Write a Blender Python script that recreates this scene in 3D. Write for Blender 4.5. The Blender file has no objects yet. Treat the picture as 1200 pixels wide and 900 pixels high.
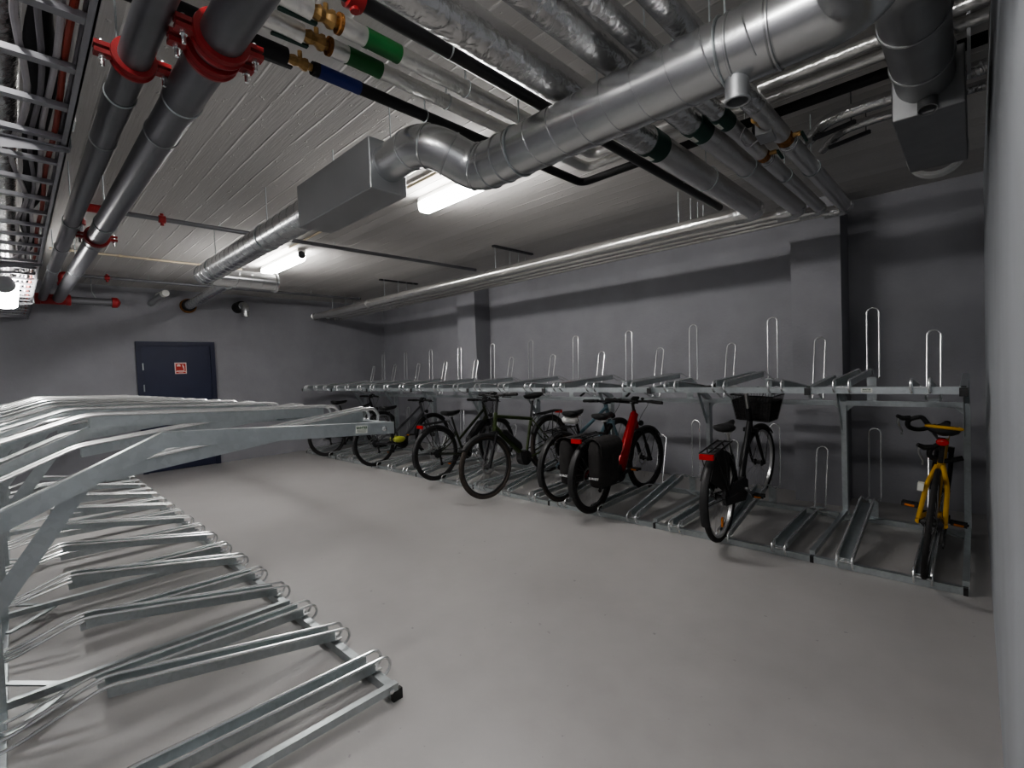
import bpy, math, random
from mathutils import Vector, Matrix, Quaternion
random.seed(7)
PI = math.pi
V = Vector
SC = bpy.context.scene
COL = SC.collection

# ------------------------------------------------------------------ mesh helper
class MB:
    def __init__(s): s.v = []; s.f = []
    def _add(s, vs, fs):
        o = len(s.v); s.v += [tuple(p) for p in vs]; s.f += [tuple(i + o for i in q) for q in fs]; return s
    def box(s, c, d, rz=0, M=None):
        x, y, z = d[0] / 2, d[1] / 2, d[2] / 2
        P = [V((i * x, j * y, k * z)) for k in (-1, 1) for j in (-1, 1) for i in (-1, 1)]
        R = Matrix.Rotation(rz, 3, 'Z') if M is None else M
        P = [R @ p + V(c) for p in P]
        return s._add(P, [(0, 2, 3, 1), (4, 5, 7, 6), (0, 1, 5, 4), (2, 6, 7, 3), (0, 4, 6, 2), (1, 3, 7, 5)])
    def bar(s, a, b, w, h, up=(0, 0, 1)):
        """rectangular bar from a to b, w sideways, h along up"""
        a, b = V(a), V(b); d = (b - a).normalized(); u = V(up); sd = d.cross(u)
        if sd.length < 1e-4: u = V((0, 1, 0)); sd = d.cross(u)
        sd.normalize(); u = sd.cross(d).normalized()
        P = [p + sd * i * w / 2 + u * j * h / 2 for p in (a, b) for j in (-1, 1) for i in (-1, 1)]
        return s._add(P, [(0, 2, 3, 1), (4, 5, 7, 6), (0, 1, 5, 4), (2, 6, 7, 3), (0, 4, 6, 2), (1, 3, 7, 5)])
    def beam(s, pts, w, h, lat=(1, 0, 0)):
        """mitred rectangular beam along a polyline lying square to lat"""
        pts = [V(p) for p in pts]; L = V(lat); rings = []
        for i, p in enumerate(pts):
            d0 = (pts[i] - pts[i - 1]).normalized() if i else None
            d1 = (pts[i + 1] - pts[i]).normalized() if i < len(pts) - 1 else None
            d = ((d0 or d1) + (d1 or d0)).normalized(); u = L.cross(d).normalized()
            k = 1 / max(.3, (d1 or d0).dot(d))
            rings.append([p + L * a * w / 2 + u * b * h / 2 * k for a, b in ((-1, -1), (1, -1), (1, 1), (-1, 1))])
        vs = [q for r in rings for q in r]; fs = []
        for i in range(len(pts) - 1):
            for j in range(4):
                fs.append((i * 4 + j, i * 4 + (j + 1) % 4, i * 4 + 4 + (j + 1) % 4, i * 4 + 4 + j))
        n = len(pts) - 1
        fs += [(3, 2, 1, 0), (n * 4, n * 4 + 1, n * 4 + 2, n * 4 + 3)]
        return s._add(vs, fs)
    def tube(s, pts, r, n=10, cap=True, closed=False, flat=1.0, up=None):
        pts = [V(p) for p in pts]; m = len(pts)
        R = r if isinstance(r, (list, tuple)) else [r] * m
        T = []
        for i in range(m):
            if closed: d = pts[(i + 1) % m] - pts[i - 1]
            else: d = pts[min(i + 1, m - 1)] - pts[max(i - 1, 0)]
            T.append(d.normalized() if d.length > 1e-9 else V((0, 0, 1)))
        a = V(up) if up else (V((0, 0, 1)) if abs(T[0].z) < .9 else V((1, 0, 0)))
        nrm = (a - T[0] * a.dot(T[0])).normalized(); vs = []
        for i in range(m):
            if i:
                ax = T[i - 1].cross(T[i])
                if ax.length > 1e-7:
                    nrm = Quaternion(ax.normalized(), T[i - 1].angle(T[i])) @ nrm
                nrm = (nrm - T[i] * nrm.dot(T[i])).normalized()
            bn = T[i].cross(nrm)
            for k in range(n):
                t = 2 * PI * k / n
                vs.append(pts[i] + (nrm * math.cos(t) + bn * math.sin(t) * flat) * R[i])
        fs = []
        for i in range(m if closed else m - 1):
            j = (i + 1) % m
            for k in range(n):
                fs.append((i * n + k, i * n + (k + 1) % n, j * n + (k + 1) % n, j * n + k))
        if cap and not closed:
            fs.append(tuple(range(n - 1, -1, -1))); fs.append(tuple((m - 1) * n + k for k in range(n)))
        return s._add(vs, fs)
    def cyl(s, a, b, r, n=16, r2=None):
        return s.tube([a, b], [r, r if r2 is None else r2], n)
    def pipe(s, a, b, r, t, n=24):
        """open hollow sleeve"""
        a, b = V(a), V(b)
        d = (b - a).normalized(); q = V((0, 0, 1)) if abs(d.z) < .9 else V((1, 0, 0))
        u = d.cross(q).normalized(); w = d.cross(u); vs = []
        for p, rr in ((a, r), (b, r), (b, r - t), (a, r - t)):
            for k in range(n):
                c = 2 * PI * k / n; vs.append(p + (u * math.cos(c) + w * math.sin(c)) * rr)
        fs = []
        for i in range(4):
            j = (i + 1) % 4
            for k in range(n): fs.append((i * n + k, j * n + k, j * n + (k + 1) % n, i * n + (k + 1) % n))
        return s._add(vs, fs)
    def ring(s, c, axis, R, r, n=32, m=8, a0=0, a1=2 * PI):
        c = V(c); d = V(axis).normalized(); q = V((0, 0, 1)) if abs(d.z) < .9 else V((1, 0, 0))
        u = d.cross(q).normalized(); w = d.cross(u)
        full = abs(a1 - a0 - 2 * PI) < 1e-6
        k = n if full else n + 1
        pts = [c + (u * math.cos(a0 + (a1 - a0) * i / n) + w * math.sin(a0 + (a1 - a0) * i / n)) * R for i in range(k)]
        return s.tube(pts, r, m, closed=full)
    def lathe(s, prof, c, axis, n=24, cap=True):
        """prof: (radius, along) list"""
        c = V(c); d = V(axis).normalized(); q = V((0, 0, 1)) if abs(d.z) < .9 else V((1, 0, 0))
        u = d.cross(q).normalized(); w = d.cross(u); vs = []
        for r, h in prof:
            for k in range(n):
                t = 2 * PI * k / n; vs.append(c + d * h + (u * math.cos(t) + w * math.sin(t)) * r)
        fs = [(i * n + k, i * n + (k + 1) % n, i * n + n + (k + 1) % n, i * n + n + k) for i in range(len(prof) - 1) for k in range(n)]
        if cap and prof[0][0] > 1e-6: fs.append(tuple(range(n - 1, -1, -1)))
        if cap and prof[-1][0] > 1e-6: fs.append(tuple((len(prof) - 1) * n + k for k in range(n)))
        return s._add(vs, fs)
    def loft(s, rings, cap=True):
        n = len(rings[0]); vs = [p for r in rings for p in r]
        fs = [(i * n + k, i * n + (k + 1) % n, i * n + n + (k + 1) % n, i * n + n + k) for i in range(len(rings) - 1) for k in range(n)]
        if cap: fs += [tuple(range(n - 1, -1, -1)), tuple((len(rings) - 1) * n + k for k in range(n))]
        return s._add(vs, fs)
    def ell(s, c, d, n=16, m=10, M=None):
        vs = []; fs = []
        for i in range(m + 1):
            t = PI * i / m
            for k in range(n):
                p = 2 * PI * k / n
                q = V((d[0] * math.sin(t) * math.cos(p), d[1] * math.sin(t) * math.sin(p), d[2] * math.cos(t)))
                vs.append((M @ q if M else q) + V(c))
        for i in range(m):
            for k in range(n): fs.append((i * n + k, i * n + n + k, i * n + n + (k + 1) % n, i * n + (k + 1) % n))
        return s._add(vs, fs)
    def prism(s, poly, axis, a, b):
        """poly 2D extruded along axis ('x','y','z') from a to b"""
        def mk(p, t): return {'x': (t, p[0], p[1]), 'y': (p[0], t, p[1]), 'z': (p[0], p[1], t)}[axis]
        n = len(poly); vs = [mk(p, a) for p in poly] + [mk(p, b) for p in poly]
        fs = [tuple(range(n - 1, -1, -1)), tuple(range(n, 2 * n))] + [(k, (k + 1) % n, n + (k + 1) % n, n + k) for k in range(n)]
        return s._add(vs, fs)
    def xf(s, M):
        s.v = [tuple(M @ V(p)) for p in s.v]; return s

def fil(pts, r, n=6):
    """round the corners of a polyline"""
    pts = [V(p) for p in pts]; out = [pts[0]]
    for i in range(1, len(pts) - 1):
        a, b, c = pts[i - 1], pts[i], pts[i + 1]
        d0 = (a - b); d1 = (c - b); k = min(r, d0.length * .49, d1.length * .49)
        p0 = b + d0.normalized() * k; p1 = b + d1.normalized() * k
        for j in range(n + 1):
            t = j / n; out.append(p0 * (1 - t) ** 2 + b * 2 * t * (1 - t) + p1 * t * t)
    out.append(pts[-1]); return out

def mk(name, mb, mat, parent=None, smooth=True, ang=35):
    me = bpy.data.meshes.new(name); me.from_pydata(mb.v, [], mb.f); me.update()
    import bmesh
    bm = bmesh.new(); bm.from_mesh(me); bmesh.ops.recalc_face_normals(bm, faces=bm.faces); bm.to_mesh(me); bm.free()
    if smooth:
        for p in me.polygons: p.use_smooth = True
        me.set_sharp_from_angle(angle=math.radians(ang))
    me.materials.append(mat)
    o = bpy.data.objects.new(name, me); COL.objects.link(o)
    if parent: o.parent = parent
    return o
def each(name, mbs, mat, parent, **k):
    return [mk(name, m, mat, parent, **k) for m in mbs]
def tag(o, label, cat=None, group=None):
    o['label'] = label
    if cat: o['category'] = cat
    if group: o['group'] = group
    return o
def thing(name, label, cat, loc=(0, 0, 0), rot=(0, 0, 0), group=None):
    o = bpy.data.objects.new(name, None); COL.objects.link(o)
    o.location = loc; o.rotation_euler = rot; o.empty_display_size = .1
    return tag(o, label, cat, group)
def struct(name, mb, mat, parent=None, smooth=False):
    o = mk(name, mb, mat, parent, smooth)
    if not parent: o['kind'] = 'structure'
    return o
def dup(o, parent=None):
    c = o.copy(); COL.objects.link(c)
    if parent: c.parent = parent
    for ch in list(o.children): dup(ch, c)
    return c
def text(name, body, size, mat, M, parent=None, ext=.0006, bold=0):
    cu = bpy.data.curves.new(name, 'FONT'); cu.body = body; cu.size = size; cu.extrude = ext
    cu.align_x = 'CENTER'; cu.align_y = 'CENTER'; cu.resolution_u = 2; cu.offset = bold
    tmp = bpy.data.objects.new('tmp', cu); COL.objects.link(tmp)
    bpy.context.view_layer.update()
    me = bpy.data.meshes.new_from_object(tmp.evaluated_get(bpy.context.evaluated_depsgraph_get()))
    bpy.data.objects.remove(tmp); me.name = name
    me.transform(M); me.materials.clear(); me.materials.append(mat)
    o = bpy.data.objects.new(name, me); COL.objects.link(o)
    if parent: o.parent = parent
    return o

# ------------------------------------------------------------------ materials
def nodes(name):
    m = bpy.data.materials.new(name); m.use_nodes = True
    nt = m.node_tree; return m, nt, nt.nodes['Principled BSDF']
def N(nt, t, **k):
    n = nt.nodes.new(t)
    for a, b in k.items():
        if a in n.inputs: n.inputs[a].default_value = b
        else: setattr(n, a, b)
    return n
def mat(name, col, rough=.5, metal=0, var=.12, scale=8, bump=0, bscale=60, spec=None, emit=None, stretch=None, rvar=0, bdist=.01):
    m, nt, b = nodes(name); L = nt.links
    b.inputs['Base Color'].default_value = (*col, 1); b.inputs['Roughness'].default_value = rough
    b.inputs['Metallic'].default_value = metal
    if spec is not None: b.inputs['Specular IOR Level'].default_value = spec
    tc = N(nt, 'ShaderNodeTexCoord'); src = tc.outputs['Object']
    if stretch:
        mp = N(nt, 'ShaderNodeMapping'); mp.inputs['Scale'].default_value = stretch
        L.new(src, mp.inputs['Vector']); src = mp.outputs['Vector']
    nz = N(nt, 'ShaderNodeTexNoise', Scale=scale, Detail=4.0); L.new(src, nz.inputs['Vector'])
    if var:
        r = N(nt, 'ShaderNodeValToRGB')
        r.color_ramp.elements[0].position = .3; r.color_ramp.elements[1].position = .7
        r.color_ramp.elements[0].color = (*[c * (1 - var) for c in col], 1)
        r.color_ramp.elements[1].color = (*[min(1, c * (1 + var)) for c in col], 1)
        L.new(nz.outputs['Fac'], r.inputs['Fac']); L.new(r.outputs['Color'], b.inputs['Base Color'])
    if rvar:
        mr = N(nt, 'ShaderNodeMapRange'); mr.inputs['To Min'].default_value = rough - rvar; mr.inputs['To Max'].default_value = rough + rvar
        L.new(nz.outputs['Fac'], mr.inputs['Value']); L.new(mr.outputs['Result'], b.inputs['Roughness'])
    if bump:
        n2 = N(nt, 'ShaderNodeTexNoise', Scale=bscale, Detail=5.0); L.new(src, n2.inputs['Vector'])
        bp = N(nt, 'ShaderNodeBump', Strength=bump, Distance=bdist); L.new(n2.outputs['Fac'], bp.inputs['Height'])
        L.new(bp.outputs['Normal'], b.inputs['Normal'])
    if emit:
        b.inputs['Emission Color'].default_value = (*emit[0], 1); b.inputs['Emission Strength'].default_value = emit[1]
    return m

def foil_mat(name, col, rough, strength=.6, sc=26, stretch=(1, 1, 1)):
    m, nt, b = nodes(name); L = nt.links
    b.inputs['Base Color'].default_value = (*col, 1); b.inputs['Metallic'].default_value = .92; b.inputs['Roughness'].default_value = rough
    tc = N(nt, 'ShaderNodeTexCoord'); mp = N(nt, 'ShaderNodeMapping'); mp.inputs['Scale'].default_value = stretch
    L.new(tc.outputs['Object'], mp.inputs['Vector'])
    vo = N(nt, 'ShaderNodeTexVoronoi', Scale=sc, feature='DISTANCE_TO_EDGE'); nz = N(nt, 'ShaderNodeTexNoise', Scale=sc * .7, Detail=3.0, Distortion=.8)
    L.new(mp.outputs['Vector'], nz.inputs['Vector'])
    L.new(mp.outputs['Vector'], vo.inputs['Vector'])
    ad = N(nt, 'ShaderNodeMath', operation='MULTIPLY_ADD'); ad.inputs[1].default_value = .35
    L.new(vo.outputs['Distance'], ad.inputs[0]); L.new(nz.outputs['Fac'], ad.inputs[2])
    bp = N(nt, 'ShaderNodeBump', Strength=strength, Distance=.012); L.new(ad.outputs['Value'], bp.inputs['Height'])
    L.new(bp.outputs['Normal'], b.inputs['Normal'])
    return m

def ceiling_mat():
    m, nt, b = nodes('board_marked_concrete'); L = nt.links
    b.inputs['Roughness'].default_value = .75
    tc = N(nt, 'ShaderNodeTexCoord'); sp = N(nt, 'ShaderNodeSeparateXYZ'); L.new(tc.outputs['Object'], sp.inputs[0])
    wn = N(nt, 'ShaderNodeTexNoise', Scale=1.3, Detail=2.0); L.new(tc.outputs['Object'], wn.inputs['Vector'])
    yy = N(nt, 'ShaderNodeMath', operation='MULTIPLY_ADD'); yy.inputs[1].default_value = 1 / .135
    L.new(sp.outputs['Y'], yy.inputs[0])
    wob = N(nt, 'ShaderNodeMath', operation='MULTIPLY'); wob.inputs[1].default_value = .12; L.new(wn.outputs['Fac'], wob.inputs[0]); L.new(wob.outputs[0], yy.inputs[2])
    fl = N(nt, 'ShaderNodeMath', operation='FLOOR'); fr = N(nt, 'ShaderNodeMath', operation='FRACT')
    L.new(yy.outputs[0], fl.inputs[0]); L.new(yy.outputs[0], fr.inputs[0])
    wh = N(nt, 'ShaderNodeTexWhiteNoise', noise_dimensions='1D'); L.new(fl.outputs[0], wh.inputs['W'])
    # ridge where two boards met: narrow peak near fract = 0
    pk = N(nt, 'ShaderNodeMath', operation='PINGPONG'); pk.inputs[1].default_value = .5; L.new(fr.outputs[0], pk.inputs[0])
    rg = N(nt, 'ShaderNodeMapRange'); rg.inputs['From Min'].default_value = 0; rg.inputs['From Max'].default_value = .07
    rg.inputs['To Min'].default_value = 1; rg.inputs['To Max'].default_value = 0; L.new(pk.outputs[0], rg.inputs['Value'])
    br = N(nt, 'ShaderNodeTexNoise', Scale=5.0, Detail=3.0); mp0 = N(nt, 'ShaderNodeMapping'); mp0.inputs['Scale'].default_value = (.5, 3, 1)
    L.new(tc.outputs['Object'], mp0.inputs['Vector']); L.new(mp0.outputs['Vector'], br.inputs['Vector'])
    bm_ = N(nt, 'ShaderNodeMapRange'); bm_.inputs['From Min'].default_value = .42; bm_.inputs['From Max'].default_value = .62; L.new(br.outputs['Fac'], bm_.inputs['Value'])
    rg2 = N(nt, 'ShaderNodeMath', operation='MULTIPLY'); L.new(rg.outputs['Result'], rg2.inputs[0]); L.new(bm_.outputs['Result'], rg2.inputs[1])
    # wood grain along the boards
    mp = N(nt, 'ShaderNodeMapping'); mp.inputs['Scale'].default_value = (2.2, 45, 1); L.new(tc.outputs['Object'], mp.inputs['Vector'])
    gn = N(nt, 'ShaderNodeTexNoise', Scale=2.0, Detail=6.0); L.new(mp.outputs['Vector'], gn.inputs['Vector'])
    bl = N(nt, 'ShaderNodeTexNoise', Scale=30.0, Detail=3.0); L.new(tc.outputs['Object'], bl.inputs['Vector'])
    blr = N(nt, 'ShaderNodeMapRange'); blr.inputs['From Min'].default_value = .66; blr.inputs['From Max'].default_value = .78; L.new(bl.outputs['Fac'], blr.inputs['Value'])
    h1 = N(nt, 'ShaderNodeMath', operation='MULTIPLY_ADD'); h1.inputs[1].default_value = .22; L.new(gn.outputs['Fac'], h1.inputs[0]); L.new(rg2.outputs[0], h1.inputs[2])
    h2 = N(nt, 'ShaderNodeMath', operation='MULTIPLY_ADD'); h2.inputs[1].default_value = .3; L.new(wh.outputs['Value'], h2.inputs[0]); L.new(h1.outputs[0], h2.inputs[2])
    h3 = N(nt, 'ShaderNodeMath', operation='MULTIPLY_ADD'); h3.inputs[1].default_value = .6; L.new(blr.outputs['Result'], h3.inputs[0]); L.new(h2.outputs[0], h3.inputs[2])
    bp = N(nt, 'ShaderNodeBump', Strength=1.0, Distance=.008); L.new(h3.outputs[0], bp.inputs['Height']); L.new(bp.outputs['Normal'], b.inputs['Normal'])
    cr = N(nt, 'ShaderNodeMix', data_type='RGBA'); cr.inputs['A'].default_value = (.47, .455, .44, 1); cr.inputs['B'].default_value = (.56, .545, .53, 1)
    L.new(wh.outputs['Value'], cr.inputs['Factor'])
    c2 = N(nt, 'ShaderNodeMix', data_type='RGBA', blend_type='MIX'); c2.inputs['B'].default_value = (.66, .64, .62, 1)
    L.new(cr.outputs['Result'], c2.inputs['A'])
    ff = N(nt, 'ShaderNodeMath', operation='MULTIPLY'); ff.inputs[1].default_value = .6; L.new(rg2.outputs[0], ff.inputs[0]); L.new(ff.outputs[0], c2.inputs['Factor'])
    L.new(c2.outputs['Result'], b.inputs['Base Color'])
    return m

def floor_mat():
    m, nt, b = nodes('grey_epoxy_floor'); L = nt.links
    tc = N(nt, 'ShaderNodeTexCoord')
    n1 = N(nt, 'ShaderNodeTexNoise', Scale=.9, Detail=5.0); n2 = N(nt, 'ShaderNodeTexNoise', Scale=7.0, Detail=6.0)
    for n in (n1, n2): L.new(tc.outputs['Object'], n.inputs['Vector'])
    mx = N(nt, 'ShaderNodeMath', operation='MULTIPLY_ADD'); mx.inputs[1].default_value = .5; L.new(n2.outputs['Fac'], mx.inputs[0]); L.new(n1.outputs['Fac'], mx.inputs[2])
    r = N(nt, 'ShaderNodeValToRGB'); r.color_ramp.elements[0].position = .5; r.color_ramp.elements[1].position = 1.0
    r.color_ramp.elements[0].color = (.335, .325, .318, 1); r.color_ramp.elements[1].color = (.40, .39, .382, 1)
    L.new(mx.outputs[0], r.inputs['Fac'])
    # few dark scuff specks
    sp = N(nt, 'ShaderNodeTexNoise', Scale=23.0, Detail=2.0); L.new(tc.outputs['Object'], sp.inputs['Vector'])
    sr = N(nt, 'ShaderNodeMapRange'); sr.inputs['From Min'].default_value = .735; sr.inputs['From Max'].default_value = .76; sr.inputs['To Max'].default_value = .5
    L.new(sp.outputs['Fac'], sr.inputs['Value'])
    c2 = N(nt, 'ShaderNodeMix', data_type='RGBA'); c2.inputs['B'].default_value = (.16, .155, .16, 1)
    L.new(r.outputs['Color'], c2.inputs['A']); L.new(sr.outputs['Result'], c2.inputs['Factor']); L.new(c2.outputs['Result'], b.inputs['Base Color'])
    mr = N(nt, 'ShaderNodeMapRange'); mr.inputs['To Min'].default_value = .3; mr.inputs['To Max'].default_value = .5; L.new(n2.outputs['Fac'], mr.inputs['Value'])
    L.new(mr.outputs['Result'], b.inputs['Roughness'])
    n3 = N(nt, 'ShaderNodeTexNoise', Scale=45.0, Detail=3.0); L.new(tc.outputs['Object'], n3.inputs['Vector'])
    bp = N(nt, 'ShaderNodeBump', Strength=.12, Distance=.004); L.new(n3.outputs['Fac'], bp.inputs['Height']); L.new(bp.outputs['Normal'], b.inputs['Normal'])
    return m

def galv_mat(name, col, rough, sc=55):
    m, nt, b = nodes(name); L = nt.links
    b.inputs['Metallic'].default_value = .85
    tc = N(nt, 'ShaderNodeTexCoord')
    vo = N(nt, 'ShaderNodeTexVoronoi', Scale=sc); nz = N(nt, 'ShaderNodeTexNoise', Scale=9.0, Detail=5.0)
    L.new(tc.outputs['Object'], vo.inputs['Vector']); L.new(tc.outputs['Object'], nz.inputs['Vector'])
    mx = N(nt, 'ShaderNodeMath', operation='MULTIPLY_ADD'); mx.inputs[1].default_value = .35
    sx = N(nt, 'ShaderNodeSeparateColor'); L.new(vo.outputs['Color'], sx.inputs[0])
    L.new(sx.outputs[0], mx.inputs[0]); L.new(nz.outputs['Fac'], mx.inputs[2])
    r = N(nt, 'ShaderNodeValToRGB'); r.color_ramp.elements[0].position = .35; r.color_ramp.elements[1].position = .95
    r.color_ramp.elements[0].color = (*[c * .9 for c in col], 1); r.color_ramp.elements[1].color = (*[min(1, c * 1.08) for c in col], 1)
    L.new(mx.outputs[0], r.inputs['Fac']); L.new(r.outputs['Color'], b.inputs['Base Color'])
    mr = N(nt, 'ShaderNodeMapRange'); mr.inputs['To Min'].default_value = rough - .02; mr.inputs['To Max'].default_value = rough + .04
    L.new(mx.outputs[0], mr.inputs['Value']); L.new(mr.outputs['Result'], b.inputs['Roughness'])
    return m

M = {}
M['floor'] = floor_mat(); M['ceil'] = ceiling_mat()
M['wall'] = mat('grey_wall_paint', (.275, .275, .296), .62, var=.07, scale=3, bump=.35, bscale=38, bdist=.006)
M['wallR_lit'] = mat('grey_wall_paint_right_lit', (.40, .42, .445), .62, var=.06, scale=3, bump=.3, bscale=60, bdist=.005)  # same grey paint lightened: the light falling on this wall is painted in
M['galv'] = galv_mat('galvanised_steel', (.47, .505, .515), .34)
M['galvbright'] = mat('bright_galvanised_rod', (.80, .81, .81), .27, .85, var=.05, scale=30)
M['duct'] = mat('spiral_duct_zinc', (.56, .57, .575), .27, .88, var=.05, scale=7)
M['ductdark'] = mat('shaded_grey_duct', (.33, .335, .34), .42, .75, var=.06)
M['boxgrey'] = mat('grey_silencer_box', (.40, .41, .42), .45, .7, var=.05, scale=3)
M['foil'] = foil_mat('aluminium_foil_wrap', (.68, .68, .68), .27, .75, 24)
M['foil2'] = foil_mat('aluminium_foil_sleeve', (.66, .655, .65), .3, .35, 16, (1, 4, 4))
M['foilx'] = foil_mat('aluminium_foil_sleeve_long', (.74, .73, .71), .26, .25, 9, (1, 3, 3))
M['foilw'] = foil_mat('white_foil_sleeve', (.74, .735, .72), .3, .6, 22)
M['greypipe'] = mat('grey_coated_pipe', (.20, .20, .215), .34, .55, var=.1, scale=5, rvar=.08)
M['red'] = mat('red_painted_coupling', (.31, .022, .024), .4, 0, var=.15)
M['redlamp'] = mat('red_reflector', (.38, .012, .01), .2, 0, var=.05, emit=((.6, .02, .01), .02))
M['black'] = mat('black_insulation', (.012, .012, .014), .7, 0, var=.2)
M['dark'] = mat('dark_steel', (.05, .05, .055), .5, .3)
M['blue'] = mat('blue_band', (.012, .025, .17), .5)
M['green'] = mat('green_band', (.014, .115, .03), .5)
M['dkgreen'] = mat('dark_green_band', (.006, .04, .028), .5)
M['brass'] = mat('brass_valve', (.37, .235, .10), .38, .75, var=.25, scale=40)
M['rust'] = mat('rusty_wool', (.20, .085, .02), .9, 0, var=.4, scale=60, bump=.8, bscale=90)
M['white'] = mat('white_plastic', (.72, .72, .70), .5, var=.03)
M['paper'] = mat('white_sticker', (.68, .69, .64), .6, var=.03)
M['greyprint'] = mat('grey_print', (.25, .27, .24), .6, var=0)
M['greenprint'] = mat('green_print', (.03, .10, .05), .6, var=0)
M['lamp'] = mat('lit_diffuser', (.9, .9, .88), .4, var=0, emit=((1, .98, .955), 17))
M['beige'] = mat('beige_conduit', (.52, .44, .33), .6, var=.05)
M['navy'] = mat('navy_door_paint', (.022, .027, .062), .45, var=.06, scale=4)
M['navyf'] = mat('navy_frame_paint', (.018, .022, .052), .45, var=.06, scale=4)
M['signred'] = mat('sign_red', (.50, .03, .02), .5, var=.02)
M['signpink'] = mat('sign_pale', (.80, .62, .58), .5, var=.02)
M['tray'] = mat('cable_tray_zinc', (.33, .33, .35), .45, .6, var=.1)
M['cabw'] = mat('pale_cable', (.45, .43, .45), .5, var=.1)
M['cabr'] = mat('red_cable', (.32, .05, .03), .5, var=.1)
M['cabg'] = mat('grey_cable', (.2, .19, .21), .5, var=.1)
M['rubber'] = mat('tyre_rubber', (.018, .017, .017), .75, var=.2, scale=30)
M['rubberb'] = mat('brownish_tyre_rubber', (.045, .036, .030), .75, var=.2, scale=30)
M['bblack'] = mat('satin_black_paint', (.015, .015, .017), .35, var=.1)
M['plastic'] = mat('black_plastic', (.02, .02, .021), .5, var=.1)
M['rim'] = mat('dark_rim', (.05, .05, .052), .35, .6)
M['alu'] = mat('polished_alloy', (.62, .62, .62), .28, .95, var=.05)
M['spoke'] = mat('steel_spoke', (.42, .42, .43), .3, .9, var=.0)
M['bred'] = mat('red_gloss_paint', (.34, .012, .014), .16, .25, var=.04)
M['bgreen'] = mat('olive_green_paint', (.045, .065, .022), .28, .3, var=.05)
M['bdkgreen'] = mat('dark_olive_paint', (.025, .032, .016), .3, .2, var=.05)
M['bgrey'] = mat('grey_frame_paint', (.11, .11, .12), .3, .5, var=.05)
M['bblue'] = mat('pale_blue_paint', (.13, .21, .25), .3, .2, var=.05)
M['byellow'] = mat('yellow_paint', (.55, .31, .012), .28, .05, var=.05)
M['lime'] = mat('lime_cover', (.42, .44, .07), .5, var=.08)
M['cloth'] = mat('black_cloth', (.022, .020, .020), .85, var=.25, scale=25, bump=.3, bscale=200, bdist=.003)
M['orange'] = mat('orange_reflector', (.55, .16, .01), .25, var=.05)
M['print'] = mat('white_print', (.75, .75, .75), .6, var=0)

# ------------------------------------------------------------------ room
XR, XE, YB, YL, ZC = .06, -9.5, 5.8, -.95, 2.95
def plane(a, b, c, d):
    m = MB(); m._add([a, b, c, d], [(0, 1, 2, 3)]); return m
struct('floor', MB().box(((XR + XE) / 2, (YB + YL) / 2, -.05), (XR - XE + .4, YB - YL + .4, .1)), M['floor'])
struct('ceiling', MB().box(((XR + XE) / 2, (YB + YL) / 2, ZC + .05), (XR - XE + .4, YB - YL + .4, .1)), M['ceil'])
struct('wall_right', MB().box((XR + .1, (YB + YL) / 2, ZC / 2), (.2, YB - YL + .4, ZC)), M['wallR_lit'])
struct('wall_back', MB().box(((XR + XE) / 2, YB + .1, ZC / 2), (XR - XE, .2, ZC)), M['wall'])
struct('wall_left', MB().box(((XR + XE) / 2, YL - .1, ZC / 2), (XR - XE, .2, ZC)), M['wall'])
struct('wall_end', MB().box((XE - .1, (YB + YL) / 2, ZC / 2), (.2, YB - YL + .4, ZC)), M['wall'])
p = struct('trim_1', MB().box((-1.108, 5.61, ZC / 2), (.415, .38, ZC)), M['wall']); p['label'] = 'grey painted wall pillar behind the black city bicycle'
p = struct('trim_2', MB().box((-6.30, 5.63, ZC / 2), (.46, .34, ZC)), M['wall']); p['label'] = 'grey painted wall pillar far along the back wall'
# shallow beam line at the foot of the ceiling by the end wall
# door
DY0, DY1, DZ = 1.365, 2.452, 2.10
d = bpy.data.objects.new('door_1', None); COL.objects.link(d); d['kind'] = 'structure'; d['label'] = 'navy blue steel door in the end wall with a red sign'
d.location = (XE, (DY0 + DY1) / 2, 0)
w = (DY1 - DY0) / 2
fm = MB().box((.02, -w + .035, DZ / 2), (.05, .07, DZ)).box((.02, w - .035, DZ / 2), (.05, .07, DZ)).box((.02, 0, DZ - .035), (.05, 2 * w - .14, .07))
mk('door_frame', fm, M['navyf'], d)
mk('door_leaf', MB().box((.012, 0, (DZ - .07) / 2 + .004), (.03, 2 * w - .146, DZ - .078)), M['navy'], d)
for z in (1.70, 1.36, .35):
    mk('hinge', MB().cyl((.05, -w + .078, z - .055), (.05, -w + .078, z + .055), .009, 10), M['galv'], d)
mk('door_handle', MB().tube(fil([(.03, w - .14, 1.03), (.075, w - .14, 1.03), (.075, w - .26, 1.03)], .02), .009, 8).cyl((.027, w - .14, 1.03), (.034, w - .14, 1.03), .025), M['alu'], d)
sg = thing('fire_sign', 'small square red and white fire equipment sign on the navy door', 'sign', (XE + .028, 1.945, 1.665))
mk('sign_panel', MB().box((.003, 0, 0), (.004, .165, .185)), M['signpink'], sg)
mk('red_field', MB().box((.006, 0, .012), (.002, .138, .125)).box((.006, 0, -.072), (.002, .135, .022)), M['signred'], sg)
ic = MB().prism([(-.055, .03), (.0, .03), (-.005, .055), (-.027, .068), (-.05, .055)], 'x', .0071, .0085)      # helmet-like dome
ic.prism([(.022, .055), (.034, .058), (.05, .02), (.052, -.03), (.042, -.036), (.036, .0), (.024, .03)], 'x', .0071, .0085)
ic.box((.0078, -.005, -.043), (.0014, .11, .012)).box((.0078, .0, -.072), (.0014, .07, .006))
mk('pictogram', ic, M['signpink'], sg)

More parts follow.
